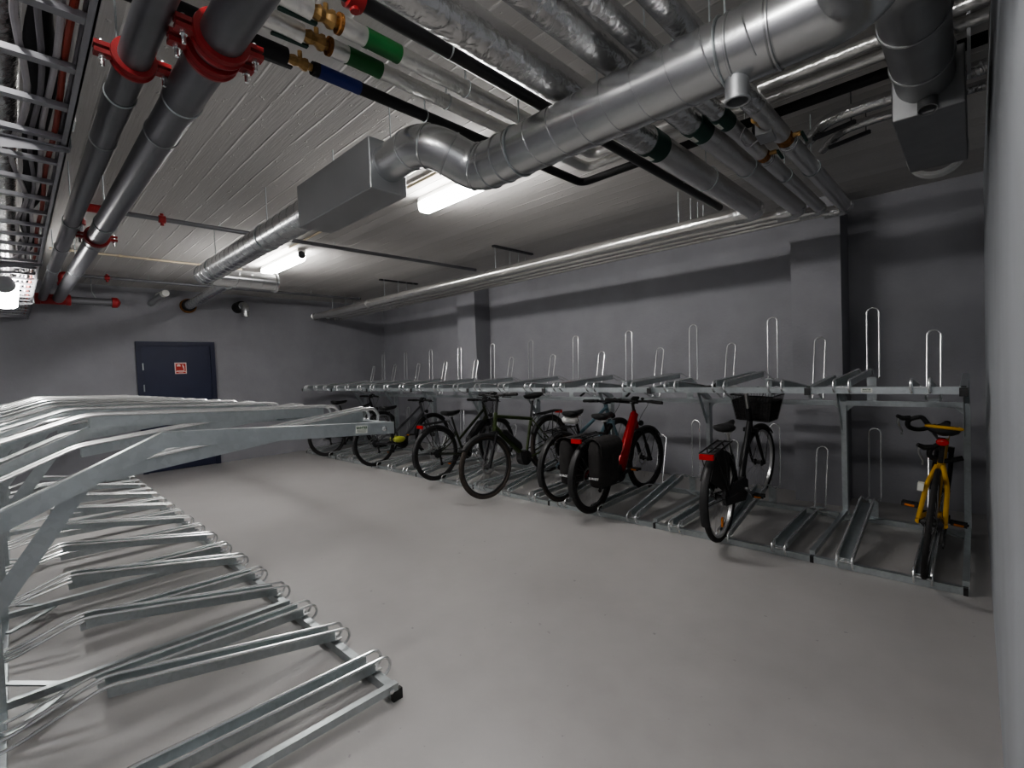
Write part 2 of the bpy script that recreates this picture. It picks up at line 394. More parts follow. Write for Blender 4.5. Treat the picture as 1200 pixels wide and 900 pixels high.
# ------------------------------------------------------------------ two-tier racks
def tray_parts(root_name, hi, z0f, zb, zr, hoop_top, rail_top, upper):
    """one wheel tray: v runs back from the front rail. z0f: tube height at the front, zb: at the bend, zr: at the rear"""
    vb = .93; g = .0425
    t = bpy.data.objects.new(root_name, None)
    ch = MB()
    th = .004; hh = .05
    def zt(v): return z0f + (zb - z0f) * v / vb
    # folded channel: floor and two cheeks
    v0, v1 = .03, vb
    rings = []
    for v in (v0, v1):
        z1 = zt(v); z0_ = z1 - hh
        rings.append([V((x, v, z)) for x, z in ((-g, z1), (-g, z0_), (g, z0_), (g, z1), (g - th, z1), (g - th, z0_ + th), (-g + th, z0_ + th), (-g + th, z1))])
    ch.loft(rings)
    o = mk('wheel_tray', ch, M['galv'])
    rl = .042
    for sx in (-1, 1):
        x = sx * g; rd = MB()
        pts = [(x, 1.36 if hi else 1.26, zr), (x, 1.19, zr + .004), (x, vb + .02, zb - .005), (x, vb - .03, zt(vb - .03)), (x, .02, zt(.02))]
        pts = fil(pts, .04, 4)
        c = V((x, -.005, z0f - rl))
        for k in range(9):
            a = PI / 2 + PI * 1.12 * k / 8
            pts.append(c + V((0, math.cos(a) * rl, math.sin(a) * rl)))
        rd.tube(pts, .0075, 8); mk('rim_rod', rd, M['galvbright'], o)
    hp = MB()
    zb0 = zr; lean = .025 if hi else .13; v_h = 1.35 if hi else 1.25
    pts = [(-g, v_h, zb0), (-g, v_h + lean, hoop_top - g)]
    for k in range(1, 8):
        a = PI - PI * k / 8
        pts.append((math.cos(a) * g, v_h + lean + .003, hoop_top - g + math.sin(a) * g))
    pts += [(g, v_h + lean, hoop_top - g), (g, v_h, zb0)]
    hp.tube(pts, .0065, 8)
    mk('wheel_hoop', hp, M['galvbright'], o)
    sp = MB().box((0, 1.245, (zr + rail_top) / 2 + .0), (.066, .006, max(.03, zr - rail_top + .012))).box((0, 1.235, zr + .004), (.10, .035, .006))
    mk('support_plate', sp, M['galv'], o)
    fp = MB().box((0, .012, rail_top if False else z0f - hh - .002), (.07, .04, .008))
    fp.cyl((0, .0, z0f - hh + .001), (0, .0, z0f - hh + .008), .009, 10)
    mk('clamp_plate', fp, M['galvbright'], o)
    return o
PROTO = {
    'low_hi': tray_parts('t', 1, .108, .285, .19, .79, .045, 0),
    'low_lo': tray_parts('t', 0, .108, .125, .062, .60, .045, 0),
    'up_hi': tray_parts('t', 1, 1.276, 1.322, 1.235, 1.835, 1.04, 1),
    'up_lo': tray_parts('t', 0, 1.276, 1.172, 1.055, 1.61, 1.04, 1),
}
used = set()
def place_tray(kind, root, u):
    o = PROTO[kind]
    if kind in used: c = dup(o, root)
    else: used.add(kind); c = o; c.parent = root
    c.location = (u, 0, 0)
    c['label'] = {'low_hi': 'lower wheel tray rising to the back', 'low_lo': 'flat lower wheel tray', 'up_hi': 'upper wheel tray rising to the back', 'up_lo': 'upper wheel tray dipping to the back'}[kind]
    return c
D = 1.23
PROF = {}
def rack(label, loc, rz, us, arms, first_hi):
    root = thing('bicycle_rack', label, 'bike rack', loc, (0, 0, rz))
    lo, hi = min(arms), max(arms); s = 1 if us[0] > 0 else -1
    def rail(name, v, z, h, w=.04):
        ex = .03 if s < 0 else .0
        mk(name, MB().box(((lo + hi) / 2, v, z), (hi - lo + ex, w, h)), M['galv'], root)
    rail('lower_front_rail', .02, .0235, .043); rail('lower_rear_rail', D, .0235, .043)
    rail('upper_front_rail', .02, 1.203, .044); rail('upper_rear_rail', D, 1.02, .042)
    for k, a in enumerate(arms):
        mk('post', MB().box((a, D + .016, .51), (.04, .074, 1.02)), M['galv'], root)
        mk('floor_beam', MB().bar((a, .02, .0485 + .016), (a, D, .0485 + .016), .032, .032), M['galv'], root)
        am = MB().beam([(a, -.02, 1.196), (a, .80, 1.252), (a, D + .035, 1.035)], .036, .05)
        arm = mk('support_arm', am, M['galv'], root, ang=6)
        cap = MB().box((a, -.022, 1.196), (.038, .006, .05)); mk('end_cap', cap, M['plastic'], arm)
        mk('brace', MB().bar((a + s * .012, .995, 1.155), (a + s * .012, D + .03, .74), .006, .045, up=(0, 1, .6)), M['galv'], root)
        each('joint_sleeve', [MB().box((a, .02, .0235), (.022, .046, .047))] + ([MB().box((a, .02, 1.203), (.022, .046, .05))] if s < 0 or k else []), M['plastic'], root)
        for q in (-1, 1):
            if lo <= a + q * .2 <= hi:
                mk('corner_brace', MB().bar((a + q * .26, D - .02, .049), (a + q * .02, D - .22, .049), .03, .008), M['galv'], root)
                mk('gusset', MB().prism([(a + q * .02, 1.0), (a + q * .075, 1.0), (a + q * .02, .945)], 'y', D + .018, D + .022), M['galv'], root)
    for i, u in enumerate(us):
        h = (i % 2 == 1)
        place_tray('low_hi' if h else 'low_lo', root, u); place_tray('up_hi' if h else 'up_lo', root, u)
    return root
NR = 23
usR = [-.21 - .395 * i for i in range(NR)]
armsR = [-.02] + [-.802 - 1.185 * k for k in range(8)]
RK = rack('long galvanised two-tier bicycle rack holding the bicycles along the back wall', (-.03, 3.80, 0), 0, usR, armsR, False)
def sticker(root, M4, w=.05, h=.028):
    o = mk('maker_sticker', MB().box((0, 0, 0), (w, h, .001)).xf(M4), M['paper'], root); o['label'] = 'white maker sticker with green lettering'
    text('lettering', 'BANTES', h * .42, M['greenprint'], M4 @ Matrix.Translation((0, h * .2, .0008)), o, .0003, .0004)
    mk('small_print', MB().box((0, -h * .08, .0008), (w * .82, h * .07, .0004)).box((0, -h * .22, .0008), (w * .82, h * .07, .0004)).box((0, -h * .36, .0008), (w * .7, h * .06, .0004)).xf(M4), M['greyprint'], o)
# sticker faces -Y on the right rack's upper rail
sticker(RK, Matrix.Translation((-.475, -.0012, 1.203)) @ Matrix.Rotation(PI / 2, 4, 'X'), .06, .028)
NL = 20
usL = [.2 + .395 * i for i in range(NL)]
armsL = [0] + [1.185 * k for k in range(1, 7)]
LK = rack('empty galvanised two-tier bicycle rack close to the camera opposite the parked bicycles', (-1.845, 1.125, 0), PI, usL, armsL, False)
# sticker on the outer face (+X in world, -x local) of the first arm
f = Matrix.Translation((-.0187, .135, 1.2065)) @ Matrix.Rotation(-PI / 2, 4, 'Z') @ Matrix.Rotation(PI / 2, 4, 'X') @ Matrix.Rotation(-.07, 4, 'Z')
sticker(LK, f, .052, .032)
for q in ((-.019, .03, 1.198), (-.019, .055, .06)):
    mk('bolt', MB().lathe([(.011, 0), (.011, .003), (.006, .006), (0, .007)], q, (-1, 0, 0), 12), M['galvbright'], LK)

# ------------------------------------------------------------------ ceiling services
def rod(m, x, y, z0, z1=ZC): return m.cyl((x, y, z0), (x, y, z1), .004, 6)
# fluorescent battens
def lamp(label, x0, x1, y, z, wf=1.0):
    t = thing('ceiling_lamp', label, 'lamp', ((x0 + x1) / 2, y, z), (0, 0, 0), 'fluorescent ceiling lamps')
    L = x1 - x0
    def prof(sw, z0, z1, x):
        sw *= wf
        return [V((x, -sw, z1)), V((x, -sw * .92, z0 + .018)), V((x, -sw * .6, z0)), V((x, sw * .6, z0)), V((x, sw * .92, z0 + .018)), V((x, sw, z1))]
    m = MB().loft([prof(.05, -.075, .0, -L / 2 + .02), prof(.058, -.085, .0, -L / 2 + .05), prof(.058, -.085, .0, L / 2 - .05), prof(.05, -.075, .0, L / 2 - .02)])
    mk('diffuser', m, M['lamp'], t)
    mk('housing', MB().box((0, 0, .022), (L - .02, .09, .045)), M['white'], t)
    for s in (-1, 1): mk('end_cap', MB().lathe([(.045 * wf, 0), (.045 * wf, .012), (.03 * wf, .022)], (s * (L / 2 - .022), 0, -.02), (s, 0, 0), 16), M['boxgrey' if wf > 1 else 'dark'], t)
    return t
lamp('lit white fluorescent batten behind the bend of the big duct', -3.48, -2.22, 2.56, ZC - .05)
lamp('lit white fluorescent batten above the far end of the small spiral duct', -6.95, -5.72, 2.45, ZC - .05)
lamp('lit white fluorescent batten hanging below the cable ladder', -7.2, -5.95, -.005, 2.345, 1.6)
lamp('lit white fluorescent batten overhead by the near end of the room', -1.45, -.20, -.28, ZC - .05)

def seam(path_fn, L, pitch, r):
    m = MB(); n = int(L / pitch * 28); pts = []
    for i in range(n + 1):
        a = 2 * PI * i / 28; s = i / n
        pts.append(path_fn(s, a, r))
    m.tube(pts, .0032, 5); return m
# main spiral duct with its silencer box (one connected thing)
RD = .108
sd = thing('spiral_duct', 'large galvanised spiral duct with an S-bend and a grey box along the ceiling', 'duct', (-1.5, 1.67, 0))
O = V((-1.5, 1.67, 0))
def W(*p): return V(p) - O
P0 = [W(-1.62, 1.67, 2.43), W(-.42, 1.67, 2.43)]
mk('straight_section', MB().tube(P0, RD, 40), M['duct'], sd)
sx0, sx1 = -1.58, -.47
mk('spiral_seam', seam(lambda s, a, r: W(sx0 + (sx1 - sx0) * s, 1.67 + math.cos(a) * r, 2.43 + math.sin(a) * r), sx1 - sx0, .128, RD), M['duct'], sd)
ep = fil([W(-.44, 1.67, 2.43), W(-.20, 1.67, 2.43), W(-.20, 1.3, 2.43)], .24, 14)
mk('elbow', MB().tube(ep + [W(-.20, .75, 2.43)], RD, 40), M['duct'], sd)
for x in (-1.60, -.55, -.43): mk('coupling_ring', MB().ring(W(x, 1.67, 2.43), (1, 0, 0), RD + .001, .005, 40, 6), M['duct'], sd)
sb = [W(-2.30, 1.47, 2.562), W(-2.10, 1.47, 2.562), W(-1.93, 1.67, 2.43), W(-1.70, 1.67, 2.43)]
sbp = fil([W(-2.30, 1.47, 2.565), W(-1.93, 1.46, 2.565), W(-1.79, 1.67, 2.43), W(-1.60, 1.67, 2.43)], .13, 12)
mk('offset_bend', MB().tube(sbp, [.096 + .012 * min(1, i / 18) for i in range(len(sbp))], 40), M['duct'], sd)
def ring_at(m, pts, idx, R, t=.005):
    d = (pts[min(idx + 1, len(pts) - 1)] - pts[max(idx - 1, 0)]).normalized(); m.ring(pts[idx], d, R, t, 36, 6)
for i in (1, 7, 13, 20, 26):
    r_ = MB(); ring_at(r_, sbp, min(i, len(sbp) - 2), .097 + .012 * min(1, i / 18), .0045); mk('bend_ring', r_, M['duct'], sd)
bx = MB().box(W(-2.735, 1.468, 2.548), (.915, .225, .27))
bo = mk('silencer_box', bx, M['boxgrey'], sd, smooth=False)
bo.modifiers.new('b', 'BEVEL').width = .004
x0, x1 = -5.80, -3.19
RS = .100
mk('straight_section', MB().tube([W(x0, 1.47, 2.557), W(x1, 1.47, 2.557)], RS, 36), M['duct'], sd)
mk('spiral_seam', seam(lambda s, a, r: W(x0 + (x1 - x0) * s, 1.47 + math.cos(a) * r, 2.557 + math.sin(a) * r), x1 - x0, .128, RS), M['duct'], sd)
eb = fil([W(-5.78, 1.47, 2.557), W(-5.93, 1.47, 2.557), W(-5.93, 1.66, 2.557)], .14, 8)
mk('elbow', MB().tube(eb, RS, 36), M['duct'], sd)
for i in (1, len(eb) - 2):
    ec = MB(); ring_at(ec, eb, i, RS + .002); mk('bend_ring', ec, M['duct'], sd)
mk('branch_duct', MB().tube([W(-5.93, 1.66, 2.557), W(-5.93, 2.20, 2.557)], RS - .002, 36, cap=False).pipe(W(-5.93, 2.195, 2.557), W(-5.93, 2.215, 2.557), RS + .014, .02, 36), M['duct'], sd)
mk('spiral_seam', seam(lambda s, a, r: W(-5.93 + math.cos(a) * r, 1.66 + .53 * s, 2.557 + math.sin(a) * r), .53, .13, RS - .002), M['duct'], sd)
mk('dark_mouth', MB().cyl(W(-5.93, 2.10, 2.557), W(-5.93, 2.105, 2.557), RS - .006, 32), M['dark'], sd)
pp = MB().pipe(W(-.545, 1.66, 2.345), W(-.545, 1.66, 2.262), .036, .004, 28).ring(W(-.545, 1.66, 2.262), (0, 0, 1), .036, .005, 28, 6)
po = mk('damper_port', pp, M['boxgrey'], sd)
mk('damper_blade', MB().cyl(W(-.545, 1.66, 2.285), W(-.545, 1.66, 2.287), .032, 24), M['dark'], po)
mk('damper_shaft', MB().cyl(W(-.577, 1.66, 2.282), W(-.513, 1.66, 2.282), .004, 8), M['boxgrey'], po)
for x, y, z, R in ((-1.50, 1.67, 2.43, RD), (-.58, 1.67, 2.43, RD), (-4.05, 1.47, 2.557, RS), (-5.45, 1.47, 2.557, RS)):
    mk('hanger', MB().ring(W(x, y, z), (1, 0, 0), R + .004, .004, 36, 6).cyl(W(x, y, z + R), W(x, y, ZC), .004, 6), M['galv'], sd)
for x in (-2.4, -3.1): mk('hanger', MB().cyl(W(x, 1.57, 2.68), W(x, 1.57, ZC), .004, 6), M['galv'], sd)
# flexible duct from the end wall to below the branch duct
fd = thing('flexible_duct', 'thin ribbed duct running from a hole in the end wall to the open-ended duct', 'duct', (XE, 2.10, 2.70))
a, b_ = V((.0, 0, 0)), V((3.35, -.33, -.155))
n = 150; pts = [a + (b_ - a) * (i / n) for i in range(n + 1)]; rr = [.064 + .004 * math.sin(i * 1.9) for i in range(n + 1)]
mk('flexible_hose', MB().tube(pts, rr, 24), M['duct'], fd)
mk('wall_collar', MB().pipe((.01, 0, 0), (.09, 0, 0), .115, .03, 28), M['rust'], fd)
mk('insulation_sleeve', MB().pipe((.0, -.01, 0), (.17, -.01, 0), .095, .03, 28), M['black'], fd)
wp = thing('wall_outlet_pipe', 'black insulated wall stub with a silver elbow pointing down', 'pipe', (XE, 2.86, 2.72))
mk('insulation_sleeve', MB().cyl((0, 0, 0), (.22, 0, 0), .095, 28), M['black'], wp)
wpp = fil([(.2, 0, 0), (.42, 0, 0), (.42, .0, -.2)], .10, 8)
mk('silver_elbow', MB().tube(wpp, .062, 24).ring((.3, 0, 0), (1, 0, 0), .064, .005).ring((.42, 0, -.1), (0, 0, 1), .064, .005).ring((.42, 0, -.19), (0, 0, 1), .064, .005), M['duct'], wp)
wq = thing('white_wall_pipe', 'short white plastic pipe with a grey elbow high on the end wall', 'pipe', (XE, 1.70, 2.83))
mk('white_sleeve', MB().cyl((.05, 0, 0), (.42, .03, 0.0), .05, 20), M['white'], wq)
mk('grey_elbow', MB().tube(fil([(0, -.10, -.12), (.05, -.10, -.12), (.12, -.05, -.06), (.3, .0, -.02)], .04), .045, 16), M['boxgrey'], wq)

# dark duct by the right wall
dd = thing('wall_duct', 'dark shaded duct with elbow, grey box and round outlet ring hanging beside a wall', 'duct', (-.155, 2.4, 2.66))
RT = .104
el = fil([(.20, -.34, 0), (-.0, -.34, 0), (0, -.03, 0)], .22, 12) + [V((0, .66, 0))]
mk('elbow', MB().tube(el, RT, 36), M['ductdark'], dd)
for y in (-.06, .30): mk('duct_ring', MB().ring((0, y, 0), (0, 1, 0), RT + .001, .006, 36, 6), M['ductdark'], dd)
bb = mk('silencer_box', MB().box((.008, .94, -.03), (.25, .88, .25)), M['ductdark'], dd, smooth=False); bb.modifiers.new('b', 'BEVEL').width = .004
mk('mounting_bracket', MB().box((.145, .45, .09), (.012, .05, .34)), M['boxgrey'], dd)
mk('round_port', MB().pipe((.01, .50, -.09), (.01, .475, -.155), .036, .005, 24), M['ductdark'], dd)
mk('outlet_ring', MB().pipe((0, 1.38, -.06), (0, 1.46, -.06), .138, .022, 32), M['white'], dd)
each('hanger', [MB().cyl((-.10, .9, .09), (-.10, .9, ZC - 2.66), .004, 6), MB().cyl((.1, .9, .09), (.1, .9, ZC - 2.66), .004, 6)], M['galv'], dd)

# grey grooved pipes with red couplings
def coupling(m, x, y, z, R, tilt=0.0):
    m.lathe([(R + .002, -.026), (R + .016, -.026), (R + .018, -.014), (R + .012, -.008), (R + .012, .008), (R + .018, .014), (R + .016, .026), (R + .002, .026)], (x, y, z), (1, 0, 0), 36)
    for s in (-1, 1):
        c = V((x, y + s * (R + .032), z)); m.box(c + V((0, 0, .012)), (.034, .05, .014)).box(c - V((0, 0, .012)), (.034, .05, .014))
def bolts(x, y, z, R, par):
    for s in (-1, 1):
        m = MB(); c = V((x, y + s * (R + .036), z)); m.cyl(c - V((0, 0, .055)), c + V((0, 0, .03)), .006, 8).cyl(c - V((0, 0, .03)), c - V((0, 0, .018)), .011, 6); mk('coupling_bolt', m, M['galvbright'], par)
g1 = thing('grey_pipe', 'thick grey pipe with a big red double coupling', 'pipe', (0, .488, 2.45))
mk('pipe_run', MB().tube([(-1.2, 0, 0), (-8.86, 0, .17)], .060, 32), M['greypipe'], g1)
def zg(x): return .17 * (-x - 1.2) / 7.66
for x in (-1.635, -1.72, -4.66):
    cp = MB(); coupling(cp, x, 0, zg(x), .06); bolts(x, 0, zg(x), .06, mk('red_coupling', cp, M['red'], g1))
mk('pipe_socket', MB().lathe([(.0605, -.30), (.0615, -.29), (.0625, 0), (.0625, .003), (.061, .004)], (-2.14, 0, zg(-2.14)), (-1, 0, 0), 32), M['greypipe'], g1)
for x in (-2.45, -4.86): mk('socket_ring', MB().ring((x, 0, zg(x)), (1, 0, 0), .0615, .0035, 32, 6), M['boxgrey'], g1)
# riser with red elbow at the far coupling feeding the sprinkler line above
for x in (-2.1, -4.2, -6.3): mk('hanger', MB().cyl((x, 0, zg(x) + .06), (x, 0, ZC - 2.45), .004, 6).ring((x, 0, zg(x)), (1, 0, 0), .062, .004, 30, 6), M['galv'], g1)
g2 = thing('grey_pipe', 'thinner grey pipe with a single red coupling beside the cable ladder', 'pipe', (0, .335, 2.50))
mk('pipe_run', MB().tube([(-1.2, 0, 0), (-8.86, 0, .12)], .046, 28), M['greypipe'], g2)
def zh(x): return .12 * (-x - 1.2) / 7.66
for x in (-2.02,):
    cp = MB(); coupling(cp, x, 0, zh(x), .046); bolts(x, 0, zh(x), .046, mk('red_coupling', cp, M['red'], g2))
mk('pipe_socket', MB().lathe([(.0465, -.28), (.0475, -.27), (.0485, 0), (.0485, .003), (.047, .004)], (-2.50, 0, zh(-2.50)), (-1, 0, 0), 28), M['greypipe'], g2)
for x in (-2.79, -5.3): mk('socket_ring', MB().ring((x, 0, zh(x)), (1, 0, 0), .0475, .0035, 28, 6), M['boxgrey'], g2)
for x in (-2.3, -4.4, -6.4): mk('hanger', MB().cyl((x, 0, zh(x) + .046), (x, 0, ZC - 2.50), .004, 6).ring((x, 0, zh(x)), (1, 0, 0), .048, .004, 28, 6), M['galv'], g2)
# cross header at the far ends of the grey pipes
hd = thing('header_pipe', 'dark cross pipe with red fittings under the far ends of the grey pipes', 'pipe', (-8.93, .488, 2.615))
mk('pipe_run', MB().tube([(0, -.14, 0), (0, .62, 0)], .052, 24), M['greypipe'], hd)
rc = MB()
rc.lathe([(.054, -.13), (.068, -.12), (.068, .12), (.054, .13)], (0, -.05, 0), (0, 1, 0), 28)
for y in (-.2, .10): rc.lathe([(.055, -.03), (.075, -.025), (.075, .025), (.055, .03)], (0, y, 0), (0, 1, 0), 28)
mk('red_fitting', rc, M['red'], hd); rc = MB()
rc.lathe([(.055, -.04), (.074, -.035), (.074, .02), (.06, .035), (.02, .06), (.0, .06)], (0, .60, 0), (0, 1, 0), 28)
mk('end_cap', rc, M['red'], hd)
mk('hanger_strap', MB().tube(fil([(.0, .35, ZC - 2.615), (0, .35, .14), (0, .40, .03), (0, .37, -.06)], .02), .005, 6), M['galv'], hd)
# thin sprinkler lines
def sprinkler_line(label, x, y0, y1, z, heads):
    t = thing('sprinkler_pipe', label, 'pipe', (x, y0, z))
    mk('pipe_run', MB().tube([(0, 0, 0), (0, y1 - y0, 0)], .021, 14), M['greypipe'], t)
    for y in heads: m = MB().lathe([(.022, -.028), (.033, -.024), (.033, .024), (.022, .028)], (0, y - y0, 0), (0, 1, 0), 16).cyl((0, y - y0, -.055), (0, y - y0, .05), .014, 10); mk('sprinkler_fitting', m, M['red'], t)
    y = y0 + .9
    while y < y1: mk('hanger', MB().cyl((0, y - y0, .02), (0, y - y0, ZC - z), .004, 6), M['galv'], t); y += 1.15
    return t
s1 = sprinkler_line('thin dark sprinkler pipe crossing the ceiling under the small spiral duct', -5.22, .56, 4.75, 2.89, [1.0])
rs = fil([(.0, .02, 0), (0, -.12, 0), (0, -.12, -.33)], .06, 6)
mk('riser', MB().tube([(.0, -.12, -.10), (0, -.12, -.25)], .026, 14), M['greypipe'], s1)
mk('red_elbow', MB().tube(fil([(0, .06, 0), (0, -.12, 0), (0, -.12, -.14)], .09, 8), .034, 16).lathe([(.03, -.02), (.044, -.018), (.044, .018), (.03, .02)], (0, .05, 0), (0, 1, 0), 16).lathe([(.03, -.02), (.044, -.018), (.044, .018), (.03, .02)], (0, -.12, -.13), (0, 0, 1), 16), M['red'], s1)
s2 = sprinkler_line('thin dark sprinkler pipe crossing the ceiling beside the end wall', -8.35, .50, 4.6, 2.865, [.95])
mk('red_elbow', MB().tube(fil([(0, .06, 0), (0, -.0, 0), (0, -.0, -.17)], .05, 8), .034, 16).lathe([(.03, -.02), (.044, -.018), (.044, .018), (.03, .02)], (0, -.0, -.13), (0, 0, 1), 16), M['red'], s2)

# insulated foil pipes that cross over the duct and turn along the back wall
def big_pipe(label, x, z, r, y0, yb, rb, zb, mat_a, band=True, valve=None, rough_y=1.0):
    t = thing('insulated_pipe', label, 'pipe', (x, 0, z))
    if valve is None:
        mk('foil_sleeve', MB().tube([(0, y0, 0), (0, 2.46, 0)], r, 28), M['foil'], t)
        mk('smooth_sleeve', MB().tube([(0, 2.46, 0), (0, yb - .12, 0)], r, 28), M['foil2'], t)
    else:
        va, vb = valve
        mk('foil_sleeve', MB().tube([(0, y0, 0), (0, 2.46, 0)], r, 28), M['foil'], t)
        mk('smooth_sleeve', MB().tube([(0, 2.46, 0), (0, va, 0)], r * .93, 28), M['foil2'], t)
        mk('smooth_sleeve', MB().tube([(0, vb, 0), (0, yb - .12, 0)], r, 28), M['foil2'], t)
        mk('rusty_joint', MB().ell((0, (va + vb) / 2 + .01, 0), (r * .9, (vb - va) * .75, r * .9)), M['rust'], t)
        mk('brass_spindle', MB().cyl((.03, (va + vb) / 2, 0), (.03 + r, (va + vb) / 2, .0), .013, 10).cyl((-.01, va, 0), (-.01, vb, 0), .02), M['brass'], t)
        mk('foil_collar', MB().tube([(0, vb - .03, 0), (0, vb + .02, 0)], [r * .9, r * 1.04], 28), M['foil'], t)
        mk('valve_lever', MB().bar((.035 + r, (va + vb) / 2 - .01, .0), (.035 + r, (va + vb) / 2 + .10, -.012), .014, .01), M['dkgreen'], t)
    e = fil([(0, yb - .14, 0), (0, yb, 0), (-.16, yb, 0)], .13, 8)
    mk('foil_elbow', MB().tube(e, r * 1.01, 28), M['foil'], t)
    mk('wall_run', MB().tube([(-.14, yb, 0), (XE - x + .12, yb, zb - z)], rb, 28), M['foilx'], t)
    if band:
        mk('green_band', MB().pipe((0, 2.40, 0), (0, 2.545, 0), r + .0025, .002, 32), M['dkgreen'], t)
        # white arrow sticker on the lower side
        ar = MB(); k = 8
        top = []; h = .046
        for i in range(k + 1):
            a = -PI / 2 - .75 + .75 * i / k * 1.0
            top.append(a)
        rr = r + .0032
        vs = []; fs = []
        for i, a in enumerate(top):
            off = .012 * (1 - abs(2 * i / k - 1))
            for yy in (2.425 + off, 2.495 + off): vs.append((math.cos(a) * rr, yy, math.sin(a) * rr))
        for i in range(k): fs.append((2 * i, 2 * i + 2, 2 * i + 3, 2 * i + 1))
        ar._add(vs, fs); mk('arrow_sticker', ar, M['paper'], t)
        rr += .0006
        for (i0, i1, ya) in ((2, 5, 2.455), (3, 6, 2.475)):
            pr = MB(); vs = []; fs = []
            for i in range(i0, i1 + 1):
                for yy in (ya, ya + .005): vs.append((math.cos(top[i]) * rr, yy, math.sin(top[i]) * rr))
            for i in range(i1 - i0): fs.append((2 * i, 2 * i + 2, 2 * i + 3, 2 * i + 1))
            pr._add(vs, fs); mk('sticker_print', pr, M['greyprint'], t)
    for y in (1.95, 3.2):
        if valve and abs(y - (valve[0] + valve[1]) / 2) < .25: y += .35
        mk('hanger', MB().ring((0, y, 0), (0, 1, 0), r + .003, .0035, 30, 6).cyl((0, y, r), (0, y, ZC - z), .004, 6), M['galv'], t)
    for xx in (-1.9, -4.25, -6.8, -8.6): mk('hanger', MB().cyl((xx - x, yb, rb), (xx - x, yb, ZC - z), .0035, 6), M['galv'], t)
    for xx, k, q, w_ in ((-7.3, .8, .006, .008), (XE + .14, 1, .006, .008), (-4.4, .4, .002, .003)):
        mk('joint_ring', MB().ring((xx - x, yb, (zb - z) * k), (1, 0, 0), rb + q, w_, 28, 6), M['foil'], t)
    return t
big_pipe('thickest foil-wrapped pipe with a dark green band, first to turn along the back wall', -1.255, 2.62, .074, .62, 4.20, .060, 2.62, 0)
big_pipe('medium foil-wrapped pipe with a dark green band, between the thickest one and the rusty-valved one', -1.01, 2.62, .060, .62, 4.46, .036, 2.62, 0)
big_pipe('third foil-wrapped pipe with one rusty valve, ending nearer the pillar', -.885, 2.62, .042, .62, 4.62, .028, 2.61, 0, True, (3.06, 3.16))
big_pipe('foil-wrapped pipe with a rusty valve and no green band, next to the grey controller', -.735, 2.62, .048, .62, 4.75, .024, 2.60, 0, False, (2.90, 3.02))
ct = thing('pipe_controller', 'small grey controller box with wires between the rusty valves', 'controller', (-.765, 2.74, 2.60))
mk('controller_case', MB().box((0, 0, -.01), (.075, .13, .06), .1), M['boxgrey'], ct)
mk('black_motor', MB().cyl((-.01, -.05, -.0), (-.01, .03, .035), .042, 16), M['black'], ct)
mk('brass_stub', MB().cyl((.0, -.17, .0), (.0, -.07, .01), .02, 12).cyl((0, -.12, 0), (.05, -.12, 0), .01), M['brass'], ct)
wr = MB()
for k in range(3): wr.tube(fil([(-.02, .04 - .02 * k, -.02), (-.09, .0, -.05 - .01 * k), (-.10, -.09, -.03), (-.06, -.12, .0)], .05), .0022, 5)
mk('wire', wr, M['cabw'], ct)

# small service pipes with valves: two foil with green bands, one black with blue band; elbows then run right
def small_pipe(label, x, r, yE, mats, band, vy, green):
    z = 2.80
    t = thing('service_pipe', label, 'pipe', (x, 0, z))
    run = fil([(0, vy + .05, 0), (0, yE, 0), (XR - x - .01, yE, 0)], .07 if r < .035 else .08, 8)
    each('pipe_sleeve', [MB().tube([(0, .2, 0), (0, vy - .06, 0)], r * 1.05, 22), MB().tube(run, [r] * 2 + [r - (r - min(r, .027)) * k / 7 for k in range(8)][:len(run) - 3] + [min(r, .027)] * (len(run) - 2 - min(8, len(run) - 3)), 22)], mats, t)
    mk('brass_valve', MB().lathe([(r * .55, -.065), (r * .62, -.05), (r * .85, -.03), (r * .62, -.01), (r * .7, .0), (r * .95, .012), (r * .95, .026), (r * .6, .032), (r * .55, .06)], (0, vy, 0), (0, 1, 0), 8).cyl((0, vy, 0), (0, vy, .05), .01, 8), M['brass'], t)
    if green: mk('valve_flange', MB().cyl((0, vy + .045, 0), (0, vy + .058, 0), r * 1.08, 20), M['rust'], t)
    mk('valve_lever', MB().bar((-.02, vy - .17, -r * 1.05), (-.02, vy - .03, -r * .85), .02, .008), M['dkgreen'] if green else M['dark'], t)
    b = mk('colour_band', MB().pipe((0, band[0], 0), (0, band[1], 0), r + .002, .002, 24), M['green'] if green else M['blue'], t)
    ar = MB(); rr = r + .0028; vs = []; fs = []; k = 6
    for i in range(k + 1):
        a = -PI / 2 - .95 + .7 * i / k; off = .012 * (1 - abs(2 * i / k - 1))
        for yy in (band[0] + .012 + off, band[1] - .03 + off): vs.append((math.cos(a) * rr, yy, math.sin(a) * rr))
    for i in range(k): fs.append((2 * i, 2 * i + 2, 2 * i + 3, 2 * i + 1))
    mk('arrow_sticker', ar._add(vs, fs), M['paper'], t)
    for y in (1.6, 2.4): mk('hanger', MB().ring((0, y, 0), (0, 1, 0), r + .002, .003, 24, 6).cyl((0, y, r), (0, y, ZC - z), .004, 6), M['galv'], t)
    if not green: each('end_sleeve', [MB().tube([(0, vy + .06, 0), (0, band[0], 0)], r * 1.06, 22), MB().tube([(0, .2, 0), (0, vy - .06, 0)], r * 1.3, 22)], M['black'], t)
    return t
small_pipe('black insulated pipe with a blue band and brass valve', -2.11, .028, 3.03, M['black'], (1.02, 1.22), .94, False)
small_pipe('thin foil pipe with a green band, next to the black blue-banded pipe', -1.925, .034, 2.83, M['foilw'], (1.06, 1.22), .93, True)
small_pipe('thin foil pipe with a green band, farther from the black blue-banded pipe', -1.775, .036, 2.69, M['foilw'], (1.06, 1.22), .90, True)
